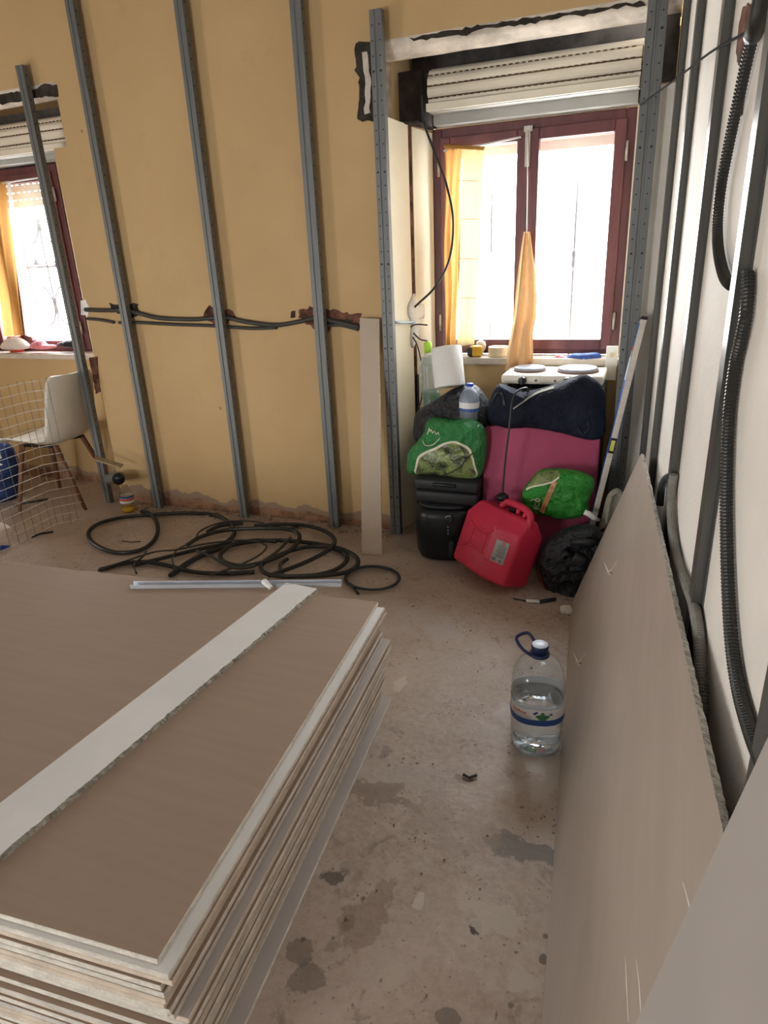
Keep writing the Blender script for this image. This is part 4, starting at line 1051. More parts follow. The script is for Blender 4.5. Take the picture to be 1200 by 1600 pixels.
# small bottles
def bottle_small():
    c = at(732, 656, 2.99); T = at(734, 599, 2.99); d = (T - c).normalized(); L = (T - c).length; u = d.orthogonal().normalized(); w = d.cross(u)
    Mx = Matrix(((u.x, w.x, d.x, c.x), (u.y, w.y, d.y, c.y), (u.z, w.z, d.z, c.z), (0, 0, 0, 1)))
    t = thing('water_bottle', 'small clear water bottle with a blue cap standing in the green bag', 'bottle', c); r = .047
    MB().lathe([(r * .9, 0), (r, .012), (r * .95, .03), (r, .05), (r, L * .55), (r * .92, L * .68), (r * .62, L * .82), (r * .32, L * .9), (r * .30, L * .95)], 32, Mx).build('body', M['pvc_sheen'], t, True)
    MB().lathe([(r * .36, L * .93), (r * .36, L), (r * .30, L * 1.004)], 24, Mx).build('cap', M['blue_cap'], t, True)
    MB().lathe([(r + .0008, L * .28), (r + .0008, L * .52)], 32, Mx, cap0=False, cap1=False).build('label', M['label_white'], t, True)
    MB().lathe([(r + .0014, L * .28), (r + .0014, L * .36)], 32, Mx, cap0=False, cap1=False).build('label_stripe', M['label_blue'], t, True)
bottle_small()
def bottle_green():
    c = at(675, 634, 3.12); t = thing('spray_bottle', 'cloudy clear bottle with a lime cap and greenish base by the reveal', 'bottle', c); T = at(668, 534, 3.12); d = (T - c).normalized(); L = (T - c).length
    u = d.orthogonal().normalized(); w = d.cross(u); Mx = Matrix(((u.x, w.x, d.x, c.x), (u.y, w.y, d.y, c.y), (u.z, w.z, d.z, c.z), (0, 0, 0, 1))); r = .046
    prof = [(r * .9, 0), (r, .01)] + [(r * (1 if k % 2 else .94), .03 + k * .016) for k in range(10)] + [(r, L * .62), (r * .8, L * .74), (r * .40, L * .83), (r * .36, L * .87)]
    MB().lathe(prof, 32, Mx).build('body', M['pvc_cloudy'], t, True)
    MB().lathe([(r * .86, .004), (r * .94, .012), (r * .9, .075)], 32, Mx).build('green_liquid', M['green_dark'], t, True)
    MB().lathe([(r * .42, L * .84), (r * .42, L * .97), (r * .3, L)], 24, Mx).build('cap', M['lime'], t, True)
bottle_green()
# red fuel can
def fuel_can():
    cc = Vector((-.563, 2.722, .186)); Rj = (Matrix.Rotation(-.644, 3, 'Z') @ Matrix.Rotation(.048, 3, 'Y') @ Matrix.Rotation(-.355, 3, 'X'))
    W, D, H = .335, .180, .305
    t = thing('fuel_can', 'red plastic fuel can tilted back against the pink cushion', 'fuel can', (cc.x, cc.y, 0))
    tr = lambda v: cc + Rj @ Vector(v)
    BX = .055
    def ff(x, w=W, d=D):
        k = w / W
        if x < BX * k: return -d / 2 + .014 - .026 * (x + w / 2) / (BX * k + w / 2)
        return -d / 2 - .012 + .050 * (x - BX * k) / (w / 2 - BX * k)
    def sect(z, w, d): return [(-w / 2, ff(-w / 2, w, d), z), (BX * w / W, ff(BX * w / W, w, d), z), (w / 2, ff(w / 2, w, d), z), (w / 2, d / 2, z), (-w / 2, d / 2, z)]
    lv = [(-H / 2, W * .96, D * .94), (-H / 2 + .02, W, D), (H / 2 - .065, W, D), (H / 2 - .012, W * .90, D * .60), (H / 2, W * .86, D * .54)]
    mb = MB(); vs = []; fs = []
    for z, w, d in lv: vs += [tr(p) for p in sect(z, w, d)]
    for i in range(len(lv) - 1):
        for k in range(5): fs.append((5 * i + k, 5 * i + (k + 1) % 5, 5 * i + 5 + (k + 1) % 5, 5 * i + 5 + k))
    fs += [(4, 3, 2, 1, 0), tuple(range(5 * len(lv) - 5, 5 * len(lv)))]
    mb.add(vs, fs).build('body', M['red'], t, True, bevel=.030, segs=6)
    # handle with three openings along the top
    y = .0; hz = H / 2
    hb = MB()
    hb.tube([tr(p) for p in spline([Vector((-.045, y, hz - .02)), Vector((-.030, y, hz + .022)), Vector((.0, y, hz + .036)), Vector((.09, y, hz + .036)), Vector((.135, y, hz + .018)), Vector((.146, y, hz - .04))], 8)], .0155, 12)
    for x in (.062, .105): hb.tube([tr((x, y, hz - .01)), tr((x, y, hz + .034))], .011, 10)
    hb.build('handle', M['red'], t, True)
    Mc = Matrix.Translation(tr((.025, .012, hz - .004))) @ Rj.to_4x4()
    MB().lathe([(.021, 0), (.021, .018), (.018, .021), (.004, .021)], 24, Mc).build('filler_cap', M['black_plastic'], t, True)
    # raised double-line panel on the broad face
    yf = -D / 2 - .0005; em = MB()
    def line(pts, r=.0026): em.tube([tr((p[0], ff(p[0]) - .0005, p[1])) for p in pts], r, 8)
    x0, x1, z0, z1 = -.090, .045, -.062, .062
    for o in (0, .012):
        line([(x0 - .02 - o, z1 - .005), (x0 + .01 - o * .2, z1 - .028 + o), (x1 - .02, z1 - .028 + o), (x1 + .012 + o, z1 + .004 + o)])
        line([(x0 - .02 - o, z0 + .005 - o), (x0 + .01, z0 + .022 - o), (x1 - .015, z0 + .022 - o), (x1 + .015 + o, z0 - .006)])
    line([(x0 + .012, z1 - .03), (x0 + .012, z0 + .024)]); line([(x1 - .02, z1 - .03), (x1 - .02, z0 + .024)])
    em.build('embossed_panel', M['red'], t, True)
    lt = MB()
    for r_ in range(3):
        for q in range(5):
            x = -.066 + q * .018; lt.box(tr((x, ff(x) - .0004, .022 - r_ * .022)), (.012 if (q + r_) % 3 else .006, .0022, .010), Rj)
    lt.build('embossed_marks', M['red'], t)
    lx, lz, lw, lh = .108, -.012, .056, .098
    fy = lambda x, o: ff(x) - o
    fa = math.atan2(.050, W / 2 - BX); Rf = Rj @ Matrix.Rotation(fa, 3, 'Z')
    def on_f(x, z, o): return tr((x, ff(x) - o, z))
    lab = MB().add([on_f(lx - lw / 2, lz - lh / 2, .0012), on_f(lx + lw / 2, lz - lh / 2, .0012), on_f(lx + lw / 2, lz + lh / 2, .0012), on_f(lx - lw / 2, lz + lh / 2, .0012)], [(0, 1, 2, 3)])
    lab = lab.build('label', M['label_grey'], t, solid=.0012)
    ink = MB()
    for k in range(9): ink.box(on_f(lx + .004, lz + .03 - k * .0065, .0024), (.040 if k % 3 else .032, .0008, .0032), Rf)
    ink.box(on_f(lx - .015, lz - .037, .0024), (.018, .0008, .014), Rf)
    ink.add([on_f(lx + .004, lz - .044, .0026), on_f(lx + .022, lz - .044, .0026), on_f(lx + .013, lz - .030, .0026)], [(0, 1, 2)])
    ink.build('label_print', M['ink_grey'], lab)
    MB().box(on_f(lx + .006, lz + .040, .0024), (.012, .0008, .010), Rf).build('label_symbol', M['ink_red'], lab)
fuel_can()
# spirit level
def level():
    B = at(920, 838, 2.88); T = at(1005, 500, 3.062); d = (T - B).normalized(); L = (T - B).length
    f = Vector((0, -1, 0)); f = (f - d * f.dot(d)).normalized(); s = d.cross(f)
    f2 = (f * math.cos(.12) + s * math.sin(.12)); s2 = d.cross(f2)
    Mx = Matrix((s2, f2, d)).transposed()
    t = thing('spirit_level', 'long aluminium spirit level with blue side leaning by the perforated stud', 'spirit level', B)
    o = B
    def P(x, y, z): return o + Mx @ Vector((x, y, z))
    MB().box(P(0, 0, L / 2), (.024, .050, L), Mx).build('beam', M['alu'], t, bevel=.0015)
    for sg in (-1, 1):
        MB().box(P(sg * .0125, .0, L / 2), (.0015, .042, L - .03), Mx).build('side_panel', M['blue_alu'], t)
        MB().box(P(sg * .0135, .0, L * .86), (.0012, .040, .045), Mx).build('red_badge', M['ink_red'], t)
        MB().box(P(sg * .0135, .0, L * .80), (.0012, .040, .12), Mx).build('pale_badge', M['label_pale'], t)
    MB().box(P(0, 0, L + .006), (.026, .052, .014), Mx).build('end_cap', M['black_plastic'], t, bevel=.003)
    MB().box(P(0, 0, -.004), (.026, .052, .010), Mx).build('end_cap', M['black_plastic'], t, bevel=.003)
    zv = L * .44
    vw = MB().box(P(0, .0256, zv), (.024, .003, .066), Mx).build('vial_window', M['black_plastic'], t)
    MB().box(P(0, .0270, zv), (.017, .003, .046), Mx).build('vial', M['vial'], vw, bevel=.001)
level()
# white plate by the stud
wp_ = thing('socket_plate', 'white plastic plate with a small knob standing at the right end of the sill', 'plate', (-.17, 3.37, .80))
MB().bx(-.194, -.142, 3.362, 3.374, .805, .965).build('plate', M['white'], wp_, bevel=.003)
MB().lathe([(.011, 0), (.011, .014), (.008, .016)], 16, Matrix.Translation((-.166, 3.362, .925)) @ Matrix.Rotation(PI / 2, 4, 'X')).build('knob', M['masking'], wp_, True)
# dark bag of tools at the right and grey canvas bag
b5 = Bag([(838, 890), (842, 862), (856, 842), (880, 828), (905, 822), (930, 822), (945, 845), (945, 880), (935, 910), (915, 930), (885, 938), (862, 928), (846, 910)], 2.70, .05, .10, 12, .034, 11, 2.6)
tb = bag_thing('tool_bag', 'black bag full of tools on the floor right of the red can', 'bag', b5, M['black_bag'])
MB().lathe([(.018, 0), (.018, .05), (.013, .05), (.012, .01)], 18, Matrix.Translation(at(882, 862, 2.64)) @ Matrix.Rotation(1.75, 4, 'X') @ Matrix.Rotation(.3, 4, 'Y'), cap1=False).build('hose_nozzle', M['dark_plastic'], tb, True)
MB().box(at(905, 874, 2.62), (.06, .05, .05), Matrix.Rotation(.5, 3, 'Y')).build('tool_body', M['dark_plastic'], tb, True, bevel=.012)
MB().tube([at(892, 848, 2.64), at(912, 846, 2.63), at(930, 850, 2.63)], .016, 10).build('tool_grip', M['dark_plastic'], tb, True)
b5.band([(842, 885), (848, 905), (856, 922)], .0022, .006).build('red_piping', M['red_card'], tb)
b6 = Bag([(928, 850), (935, 825), (942, 800), (948, 776), (958, 765), (968, 764), (978, 780), (985, 810), (985, 850), (975, 872), (940, 872)], 2.86, .04, .05, 15, .006, 14, 2.5)
cb = bag_thing('canvas_bag', 'grey canvas bag with a loop handle behind the top of the leaning board', 'bag', b6, M['grey_canvas'])
MB().tube([at(x, y, 2.80) for x, y in ((945, 850), (950, 800), (956, 775), (966, 768), (975, 785), (980, 815))], .008, 10).build('loop_handle', M['grey_canvas'], cb, True)
b6.band([(938, 848), (935, 832), (943, 822), (956, 820)], .0035, .006).build('black_ring', M['black_plastic'], cb, solid=.003)
tag(MB().tube([at(913, 800, 2.80), at(920, 803, 2.80), at(928, 809, 2.80), at(936, 813, 2.82)], [.012, .013, .011, .007], 10).build('power_plug', M['white'], smooth=True), 'white plug lying against the foot of the spirit level', 'plug')
# bits on the floor in front
cn = thing('cable_joint', 'small white cable joint with black wire ends on the floor before the red can', 'cable joint', fl(832, 939))
p = fl(822, 939, .008); q = fl(843, 940, .008)
MB().tube([p, q], .008, 10).build('white_sleeve', M['white'], cn, True)
MB().tube([p, fl(812, 937, .006), fl(802, 935, .004)], .003, 6).build('wire_end', M['cable'], cn, True)
MB().tube([q, fl(855, 938, .008), fl(868, 936, .006)], .008, 8).build('wire_end', M['cable'], cn, True)
def pebble(name, p, r, m, label, cat, seed, flat=.7):
    bm = bmesh.new(); bmesh.ops.create_icosphere(bm, subdivisions=3, radius=r)
    for v in bm.verts: v.co *= 1 + .35 * noise.noise(v.co / r * .9 + Vector((seed, 0, 0))); v.co.z *= flat
    mb = MB().add([v.co + Vector((p.x, p.y, r * flat * .9)) for v in bm.verts], [[v.index for v in f.verts] for f in bm.faces]); bm.free()
    return tag(mb.build(name, m, smooth=True), label, cat)
pebble('plaster_chunk', fl(885, 958), .026, M['gyp'], 'pale lump of plaster at the foot of the long leaning board', 'plaster lump', 3)
for k, (pts, lb) in enumerate(((((50, 839), (62, 834), (83, 831)), 'black conduit offcut lying flat on the bare floor below the wire mesh'), (((20, 790), (45, 785), (75, 780)), 'black conduit offcut under the white chair'), (((724, 1210), (733, 1215), (745, 1211)), 'little dark offcut on the floor between the stack and the water bottle'), (((190, 845), (205, 847), (220, 846)), 'thin dark cable offcut inside the big left conduit loop'))):
    tag(MB().tube([fl(x, y, .006) for x, y in pts], (.006, .008, .004, .003)[k], 8).build('cable_offcut', M['conduit_dusty'], smooth=True), lb, 'offcut')
# scattered crumbs nobody could count
cr = MB(); rn = random.Random(21)
def crumb(x, y, r):
    Mq = Euler((rn.uniform(0, 3), rn.uniform(0, 3), rn.uniform(0, 3))).to_matrix(); cr.box((x, y, r * .5), (r * 1.6, r * 1.2, r), Mq)
for i in range(420):
    x = rn.uniform(-3.6, -.05); y = rn.uniform(.3, 3.1)
    s, dd = to_s(Vector((x, y, 0)))
    if (-3.4 < x < -.55 and .3 < y < 1.95) or dd > -.06 or (x > -1.2 and y > 2.45) or (Vector((x, y)) - Vector((-.217, 1.675))).length < .1: continue
    crumb(x, y, rn.uniform(.0015, .0045))
for i in range(260): crumb(rn.uniform(-3.0, -1.2), rn.uniform(3.02, 3.14), rn.uniform(.003, .010))
o = cr.build('floor_debris', M['rubble'], origin=(0, 0, 0)); o['kind'] = 'stuff'; tag(o, 'crumbs of plaster and grit scattered over the floor', 'debris')

# ------------------------------------------------------------------ big water bottle
def big_bottle():
    c = Vector((-.217, 1.675, 0)); t = thing('water_jug', 'big clear water bottle with dark blue handle and cap, half full, on the floor', 'bottle', c)
    Mx = Matrix.Translation(c) @ Matrix.Rotation(.2, 4, 'Z'); r = .0765
    prof = [(r * .80, .004), (r * .93, .010), (r * .99, .028), (r * .96, .040), (r, .055), (r * .965, .075), (r, .092), (r * .965, .110), (r, .128), (r, .225), (r * .985, .24), (r * .93, .262), (r * .78, .285), (r * .55, .302), (r * .36, .311), (.024, .315), (.023, .326)]
    MB().lathe(prof, 56, Mx, 2.5).build('body', M['pvc_clear'], t, True)
    k = .955
    wprof = [(r * .74, .010), (r * .88, .016)] + [(q * k, z) for q, z in prof if .02 < z < .16] + [(r * k, .168)]
    MB().lathe(wprof, 56, Mx, 2.5).build('water', M['water'], t, True)
    # moulded foot: petal feet
    ft = MB()
    for j in range(6):
        a = 2 * PI * j / 6 + .2; ft.lathe([(.003, .001), (.018, .002), (.024, .012), (.018, .024), (.003, .028)], 12, Matrix.Translation(c + Vector((.048 * math.cos(a), .048 * math.sin(a), 0))))
    ft.build('moulded_foot', M['pvc_clear'], t, True)
    lb = MB().lathe([(r + .0012, .128), (r + .0012, .186)], 56, Mx, 2.5, False, False); lb = lb.build('label', M['label_white'], t, True)
    MB().lathe([(r + .0020, .126), (r + .0020, .146)], 56, Mx, 2.5, False, False).build('label_band', M['label_blue'], lb, True)
    MB().lathe([(r + .0020, .180), (r + .0020, .187)], 56, Mx, 2.5, False, False).build('label_band', M['label_pale'], lb, True)
    def wrap(x, z, off=.003):
        a = -PI / 2 + x / r; cs, sn = math.cos(a - .2), math.sin(a - .2); q = (abs(cs) ** 2.5 + abs(sn) ** 2.5) ** (-1 / 2.5)
        return c + Vector(((r * q + off) * math.cos(a), (r * q + off) * math.sin(a), z))
    rw_ = MB()
    for q in range(7):
        x = -.060 + q * .0062; h = .0075 if q in (0, 3) else .005; rw_.add([wrap(x, .1625), wrap(x + .0048, .1625), wrap(x + .0048, .1625 + h), wrap(x, .1625 + h)], [(0, 1, 2, 3)])
    rw_.build('label_lettering', M['ink_red'], lb)
    ln = MB()
    for zz in (.156, .150): ln.add([wrap(x, zz) for x in (-.06, -.04, -.02, -.005)] + [wrap(x, zz + .0012) for x in (-.06, -.04, -.02, -.005)], [(i, i + 1, i + 5, i + 4) for i in range(3)])
    ln.build('label_lines', M['ink_grey'], lb)
    em = MB(); n = 20
    P = [wrap(.026 + .017 * math.cos(2 * PI * i / n) * (1 + .25 * math.sin(3 * 2 * PI * i / n)), .156 + .010 * math.sin(2 * PI * i / n)) for i in range(n)]
    em.add(P, [tuple(range(n))]); P2 = [wrap(.026 + .005 * math.cos(2 * PI * i / n), .169 + .004 * math.sin(2 * PI * i / n)) for i in range(n)]
    em.add(P2, [tuple(range(n))]); em.build('label_emblem', M['ink_green'], lb)
    for ox, oz in ((.004, .168), (.048, .166), (.009, .172)): MB().add([wrap(ox + .0045 * math.cos(2 * PI * i / 10), oz + .0038 * math.sin(2 * PI * i / 10)) for i in range(10)], [tuple(range(10))]).build('label_dot', M['label_blue'], lb)
    MB().lathe([(.0275, .314), (.029, .316), (.029, .322), (.026, .324)], 28, Matrix.Translation(c)).build('neck_ring', M['navy_cap'], t, True)
    cp = MB().lathe([(.0245, .324), (.0245, .346), (.023, .349)], 28, Matrix.Translation(c)).build('cap', M['navy_cap'], t, True)
    MB().lathe([(.0228, .3492), (.0215, .351), (.004, .351)], 28, Matrix.Translation(c)).build('cap_top', M['cap_white'], cp, True)
    hp = spline([c + Vector(v) for v in ((-.020, -.018, .319), (-.046, -.012, .331), (-.066, .004, .345), (-.068, .018, .352), (-.050, .026, .362), (-.036, .027, .362), (-.020, .020, .345), (-.014, .022, .322))], 7)
    MB().tube(hp, .0048, 10).build('handle', M['navy_cap'], t, True)
big_bottle()

# ------------------------------------------------------------------ curtains and the things on the main sill
def cloth(name, label, cat, top, bot, Y, m, amp=.012, waves=5, extra=None, yoff=None):
    """hanging cloth between a top and a bottom edge, each given by two pixel points"""
    tl, tr_ = at(*top[0], Y), at(*top[1], Y); bl, br = at(*bot[0], Y), at(*bot[1], Y)
    def f(u, v):
        a = tl.lerp(tr_, u); b = bl.lerp(br, u); p = a.lerp(b, v)
        w = math.sin(u * waves * 2 * PI + 1.3 * math.sin(v * 2.4)) * amp * (.4 + .6 * v) + .006 * noise.noise(Vector((u * 5, v * 4, Y)))
        p = p + Vector((.004 * math.sin(v * 9 + u * 3), w + (yoff(v) if yoff else 0), 0)); return p
    o = MB().grid(f, 60, 40).build(name, m, smooth=True); return o
t = thing('window_curtain', 'orange and pale yellow curtain hanging over the left pane of the near window', 'curtain', at(722, 540, 3.47))
for o in [cloth('orange_fold', '', '', ((694, 227), (722, 229)), ((694, 541), (713, 541)), 3.468, M['curtain'], waves=2.2, amp=.010), cloth('pale_panel', '', '', ((722, 229), (757, 231)), ((713, 541), (742, 538)), 3.468, M['curtain_pale'], waves=1.4, amp=.005)]:
    o.location = o.location - t.location; o.parent = t
hem = MB().tube([at(694, 228, 3.466), at(722, 230, 3.466), at(757, 232, 3.466)], .008, 8).build('rod_pocket', M['curtain'], t, True)
fo = MB()
for y in (282, 342, 404, 465): fo.tube([at(716 + 0, y, 3.460), at(751 - (y - 282) * .03, y + 1, 3.460)], .0012, 5)
fo.build('fold_crease', M['curtain'], t)
tag(MB().tube([at(693, 236, 3.472), at(757, 226, 3.472), at(814, 214, 3.472)], .0045, 8).build('curtain_rod', M['white'], smooth=True), 'thin white rod carrying the curtain of the near window', 'curtain rod')
def hang_cloth():
    t = thing('hanging_cloth', 'peach cotton cloth gathered at its top, hanging down the middle of the near window', 'cloth', at(815, 575, 3.40))
    ed = [(362, 818, 828), (385, 814, 831), (420, 809, 836), (465, 804, 839), (495, 801, 838), (520, 797, 833), (550, 791, 834), (580, 788, 834)]
    def f(u, v):
        k = v * (len(ed) - 1); i = min(int(k), len(ed) - 2); tt = k - i
        y = ed[i][0] * (1 - tt) + ed[i + 1][0] * tt; a = ed[i][1] * (1 - tt) + ed[i + 1][1] * tt; b = ed[i][2] * (1 - tt) + ed[i + 1][2] * tt
        Yd = 3.44 - .085 * min(1, v * 1.3) ** 2
        p = at(a + (b - a) * u, y, Yd); w = math.sin(u * 2 * PI * 2.3 + .8 + v * 1.4) * .024 * min(1, .3 + v); return p + Vector((0, w, 0))
    MB().grid(f, 36, 40).build('cloth', M['towel'], t, True)
    MB().tube([at(824, 215, 3.478), at(824, 290, 3.46), at(823, 365, 3.44)], .0028, 6).build('cord', M['white'], t, True)
hang_cloth()
SZ = .903
tm = thing('tape_measure', 'yellow and black tape measure on the sill of the near window', 'tape measure', (-.835, 3.42, SZ))
MB().box((-.835, 3.42, SZ + .028), (.060, .045, .054), Matrix.Rotation(.5, 3, 'Z')).build('case', M['yellow'], tm, True, bevel=.010)
MB().box((-.858, 3.412, SZ + .025), (.036, .048, .048), Matrix.Rotation(.5, 3, 'Z')).build('grip', M['dark_plastic'], tm, True, bevel=.008)
pb = at(751, 543, 3.46); tag(MB().lathe([(.010, SZ), (.014, SZ + .015), (.024, SZ + .032), (.027, SZ + .050), (.020, SZ + .068), (.004, SZ + .076)], 24, Matrix.Translation((pb.x, 3.465, 0))).build('light_bulb', M['bulb'], smooth=True), 'round beige bulb behind the tape measure on the sill', 'bulb')
px_ = at(778, 560, 3.43); tag(MB().lathe([(.026, 0), (.052, 0), (.053, .003), (.053, .045), (.052, .048), (.026, .048), (.026, 0)], 32, Matrix.Translation((px_.x, 3.445, SZ)), cap0=False, cap1=False).build('tape_roll', M['masking'], smooth=False, bevel=.002), 'roll of cream masking tape on the sill beside the hanging cloth', 'tape')
def soft(name, px, Y, depth, m, label, cat, seed, amp=.006):
    b = Bag(px, Y, depth, depth, seed, amp, 26, 2.2); return tag(b.mesh(10).build(name, m, smooth=True, weld=True), label, cat)
soft('work_glove', [(884, 562), (892, 553), (912, 552), (932, 551), (940, 555), (936, 561), (914, 565), (898, 567)], 3.42, .03, M['blue_cloth'], 'blue work glove lying on the sill near its right end', 'glove', 3)
soft('red_rag', [(858, 561), (868, 556), (878, 555), (886, 560), (880, 564), (866, 564)], 3.42, .02, M['pink_cloth'], 'small pink and red rag on the sill beside the blue glove', 'rag', 4)
tag(MB().tube([at(832, 560, 3.43), at(850, 559, 3.43), at(868, 560, 3.42)], .005, 8).build('screwdriver', M['ink_red'], smooth=True), 'thin dark red rod on the sill beside the hanging cloth', 'tool')

# ------------------------------------------------------------------ far window curtain and sill
t = thing('window_curtain', 'orange curtain with white edge hanging in the far window at the photo edge', 'curtain', at(25, 520, 3.47))
for o in [cloth('orange_fold', '', '', ((-25, 288), (9, 283)), ((4, 526), (38, 524)), 3.468, M['curtain'], waves=2.4, amp=.014), cloth('white_edge', '', '', ((9, 283), (16, 283)), ((38, 524), (58, 528)), 3.466, M['sheer'], waves=1.2, amp=.006)]:
    o.location = o.location - t.location; o.parent = t
tag(MB().tube([at(-10, 289, 3.47), at(30, 282, 3.47), at(66, 277, 3.47)], .0045, 8).build('curtain_rod', M['white'], smooth=True), 'thin white rod carrying the curtain of the far window', 'curtain rod')
SZ2 = .901
pc = at(18, 522, 3.44); tag(MB().lathe([(.045, SZ2), (.045, SZ2 + .10), (.041, SZ2 + .103)], 28, Matrix.Translation((pc.x, 3.455, 0))).build('red_tin', M['red_card'], smooth=True, bevel=.002), 'red tin on the sill of the far window by the orange curtain', 'tin')
soft('white_cloth', [(2, 544), (8, 532), (20, 526), (34, 530), (46, 540), (46, 544), (24, 547)], 3.41, .04, M['white_cloth'], 'heap of whitish cloth on the sill of the far window', 'cloth', 6)
soft('pink_rag', [(46, 542), (54, 534), (66, 532), (72, 538), (88, 540), (84, 544), (60, 546)], 3.42, .03, M['pink_cloth'], 'pink rag beside the white cloth heap on the far sill', 'rag', 7)
soft('dark_rag', [(88, 539), (100, 533), (112, 532), (118, 541), (104, 543)], 3.45, .02, M['black_bag'], 'dark rag at the right end of the far sill', 'rag', 8)

# ------------------------------------------------------------------ chair
def chair():
    c = Vector((-3.47, 3.06, 0)); yaw = .10
    t = thing('shell_chair', 'white moulded shell chair with red-brown legs behind the wire mesh', 'chair', c)
    Rz = Matrix.Rotation(yaw, 3, 'Z')
    def W(x, y, z): return c + Rz @ Vector((x, y, z))
    prof = [(-.235, .425), (-.22, .436), (-.16, .440), (-.06, .425), (.04, .415), (.12, .42), (.175, .45), (.205, .52), (.225, .62), (.245, .72), (.262, .80), (.268, .835)]
    PS = spline([Vector((a, 0, b)) for a, b in prof], 4); n = len(PS)
    def f(u, v):
        k = v * (n - 1); i = min(int(k), n - 2); q = PS[i].lerp(PS[i + 1], k - i); s = 2 * u - 1
        w = .215 + .015 * math.sin(PI * min(1, v * 1.6)); 
        if v > .55: w = .225 - .035 * ((v - .55) / .45) ** 2
        tip = min(1, (v / .10)) ** .5 if v < .10 else 1; tp2 = min(1, (1 - v) / .10) ** .4 if v > .90 else 1
        w *= (.72 + .28 * tip) * (.80 + .20 * tp2)
        curl = abs(s) ** 3; up = max(0, 1 - max(0, v - .35) / .3) if v < .65 else 0
        mid = math.sin(PI * min(1, max(0, v) / .7))
        x = q.x - (.05 * curl if v > .45 else .02 * curl * v); z = q.z + .045 * curl * mid
        return W(x, s * w, z)
    MB().grid(f, 24, 44).build('seat_shell', M['chair'], t, True, solid=.007)
    tops = [(-.14, -.12), (-.14, .12), (.11, -.12), (.11, .12)]
    feet = [fl(31, 799), fl(94, 764), fl(134, 797), fl(172, 752)]
    ordr = [(0, 0), (1, 1), (2, 2), (3, 3)]
    for a, b in ordr:
        p = W(*tops[a], .408); q = feet[b]
        MB().tube([q + Vector((0, 0, .001)), p], [.011, .017], 10).build('leg', M['wood'], t, True)
    br = MB()
    br.tube([W(-.14, -.12, .402), W(.11, .12, .402)], .007, 8).tube([W(-.14, .12, .402), W(.11, -.12, .402)], .007, 8).tube([W(-.14, -.12, .40), W(.11, -.12, .40)], .007, 8).tube([W(-.14, .12, .40), W(.11, .12, .40)], .007, 8)
    br.build('under_frame', M['black_plastic'], t, True)
    MB().lathe([(.007, 0), (.004, .003)], 10, Matrix.Translation(W(.02, 0, .4195))).build('seat_screw', M['black_plastic'], t, True)
chair()
# wire mesh
def mesh_panel():
    t = thing('wire_mesh', 'bent panel of bright welded wire mesh standing in front of the white chair', 'wire mesh', fl(100, 818))
    P0, P1, P2 = fl(136, 812), fl(88, 822), fl(-12, 872); H = .86
    hz = MB(); vz = MB()
    for k in range(17):
        z = .012 + k * .052; zz = Vector((0, 0, z))
        e = .985 - .022 * k
        a = P1.lerp(P0, max(.15, 1 - .02 * k))
        hz.tube([a + zz, P1.lerp(P0, .25) + zz + Vector((0, 0, .001)), P1 + zz, P2 + zz], .0016, 6)
    hz.build('cross_wires', M['wire'], t, True)
    for f in [(P1, P0, .05 + .22 * i) for i in range(4)] + [(P1, P2, .08 + .13 * i) for i in range(8)]:
        p = f[0].lerp(f[1], f[2]); vz.tube([p + Vector((0, 0, .004)), p + Vector((0, 0, H))], .0013, 6)
    vz.build('upright_wires', M['conduit_grey'], t, True)
mesh_panel()
b7 = Bag([(-40, 800), (-40, 715), (-20, 695), (2, 690), (16, 705), (24, 740), (22, 775), (14, 792), (-20, 802)], 2.98, .10, .10, 21, .014, 10, 3)
bb = bag_thing('carrier_bag', 'dark blue carrier bag on the floor behind the mesh at the photo edge', 'bag', b7, M['blue_bag'])
b7.band([(3, 708), (9, 700), (15, 712)], .004, .006).build('white_print', M['label_white'], bb)
b7.band([(12, 716), (17, 722)], .005, .006).build('white_print', M['label_white'], bb)
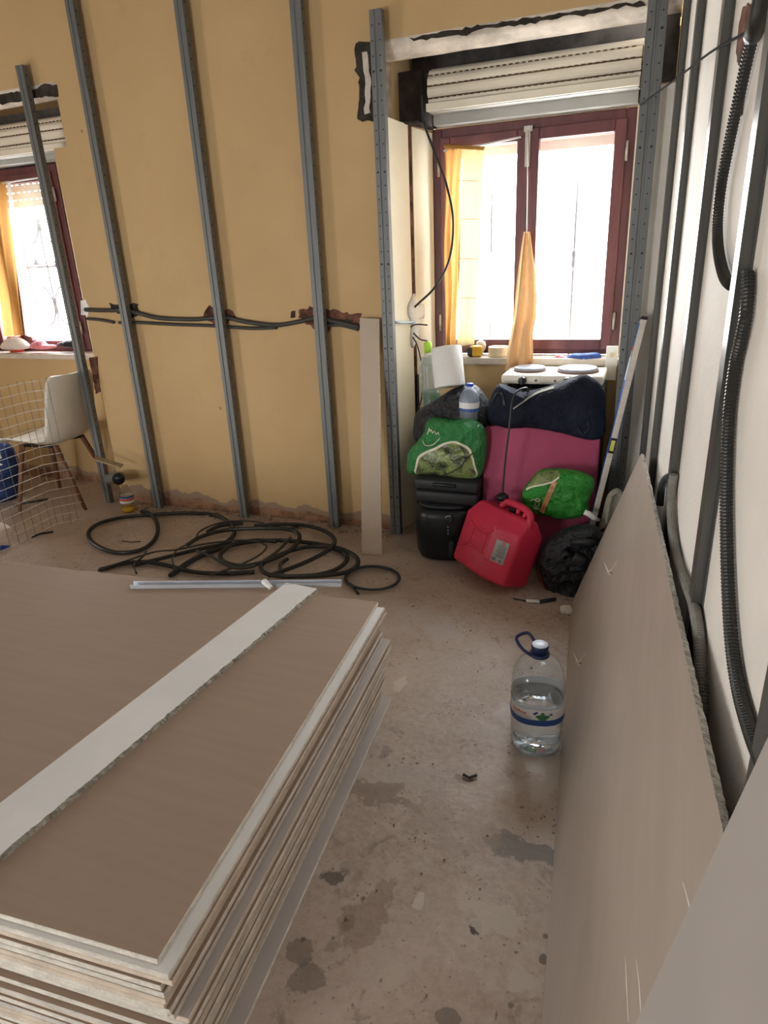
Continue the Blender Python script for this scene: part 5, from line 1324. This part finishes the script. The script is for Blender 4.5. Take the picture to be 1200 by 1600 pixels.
b8 = Bag([(-40, 862), (-40, 830), (-18, 818), (2, 820), (11, 830), (13, 850), (14, 866), (-10, 876)], 2.36, .07, .07, 23, .010, 16, 2.6)
wbg = bag_thing('plastic_sack', 'whitish plastic sack with a blue rim at the left photo edge', 'bag', b8, M['white_cloth'])
b8.band([(14, 850), (10, 862), (-4, 871), (-20, 874)], .012, .006).build('blue_rim', M['blue_cap'], wbg, solid=.004)
# drain stub, timber offcut, jar
dr = thing('drain_pipe', 'grey drain stub with a black mouth at the foot of the short stud', 'pipe', (-3.04, 3.03, .12))
pA = at(186, 748, 3.00); pB = at(168, 748, 3.06)
MB().tube([pA, pA + Vector((-.02, .03, 0)), pB], [.034, .032, .030], 20).build('pipe', M['conduit_grey'], dr, True)
MB().tube([pA + Vector((.004, -.012, 0)), pA + Vector((-.004, .006, 0))], .036, 22).build('rubber_mouth', M['black_plastic'], dr, True)
tag(MB().box((at(180, 728, 2.98) + at(158, 716, 3.02)) / 2, (.17, .05, .010), Matrix.Rotation(.35, 3, 'Y') @ Matrix.Rotation(.25, 3, 'Z')).build('timber_offcut', M['wood_pale'], bevel=.002), 'pale timber offcut slanting over the drain stub', 'timber')
jc = fl(202, 799); jc = Vector((jc.x, jc.y, 0)); j = thing('plastic_jar', 'clear plastic jar with a printed label by the foot of the wall', 'jar', jc); Mj = Matrix.Translation(jc)
MB().lathe([(.036, .002), (.042, .01), (.042, .12), (.030, .145), (.018, .155), (.018, .17)], 28, Mj).build('body', M['jar'], j, True)
MB().lathe([(.043, .065), (.043, .108)], 28, Mj, cap0=False, cap1=False).build('label', M['label_white'], j, True)
MB().lathe([(.0435, .080), (.0435, .094)], 28, Mj, cap0=False, cap1=False).build('label_stripe', M['ink_red'], j, True)
MB().lathe([(.0435, .096), (.0435, .108)], 28, Mj, cap0=False, cap1=False).build('label_stripe', M['label_blue'], j, True)
MB().lathe([(.034, .006), (.039, .012), (.039, .03)], 28, Mj).build('yellow_residue', M['yellow'], j, True)
bpy.context.view_layer.update()
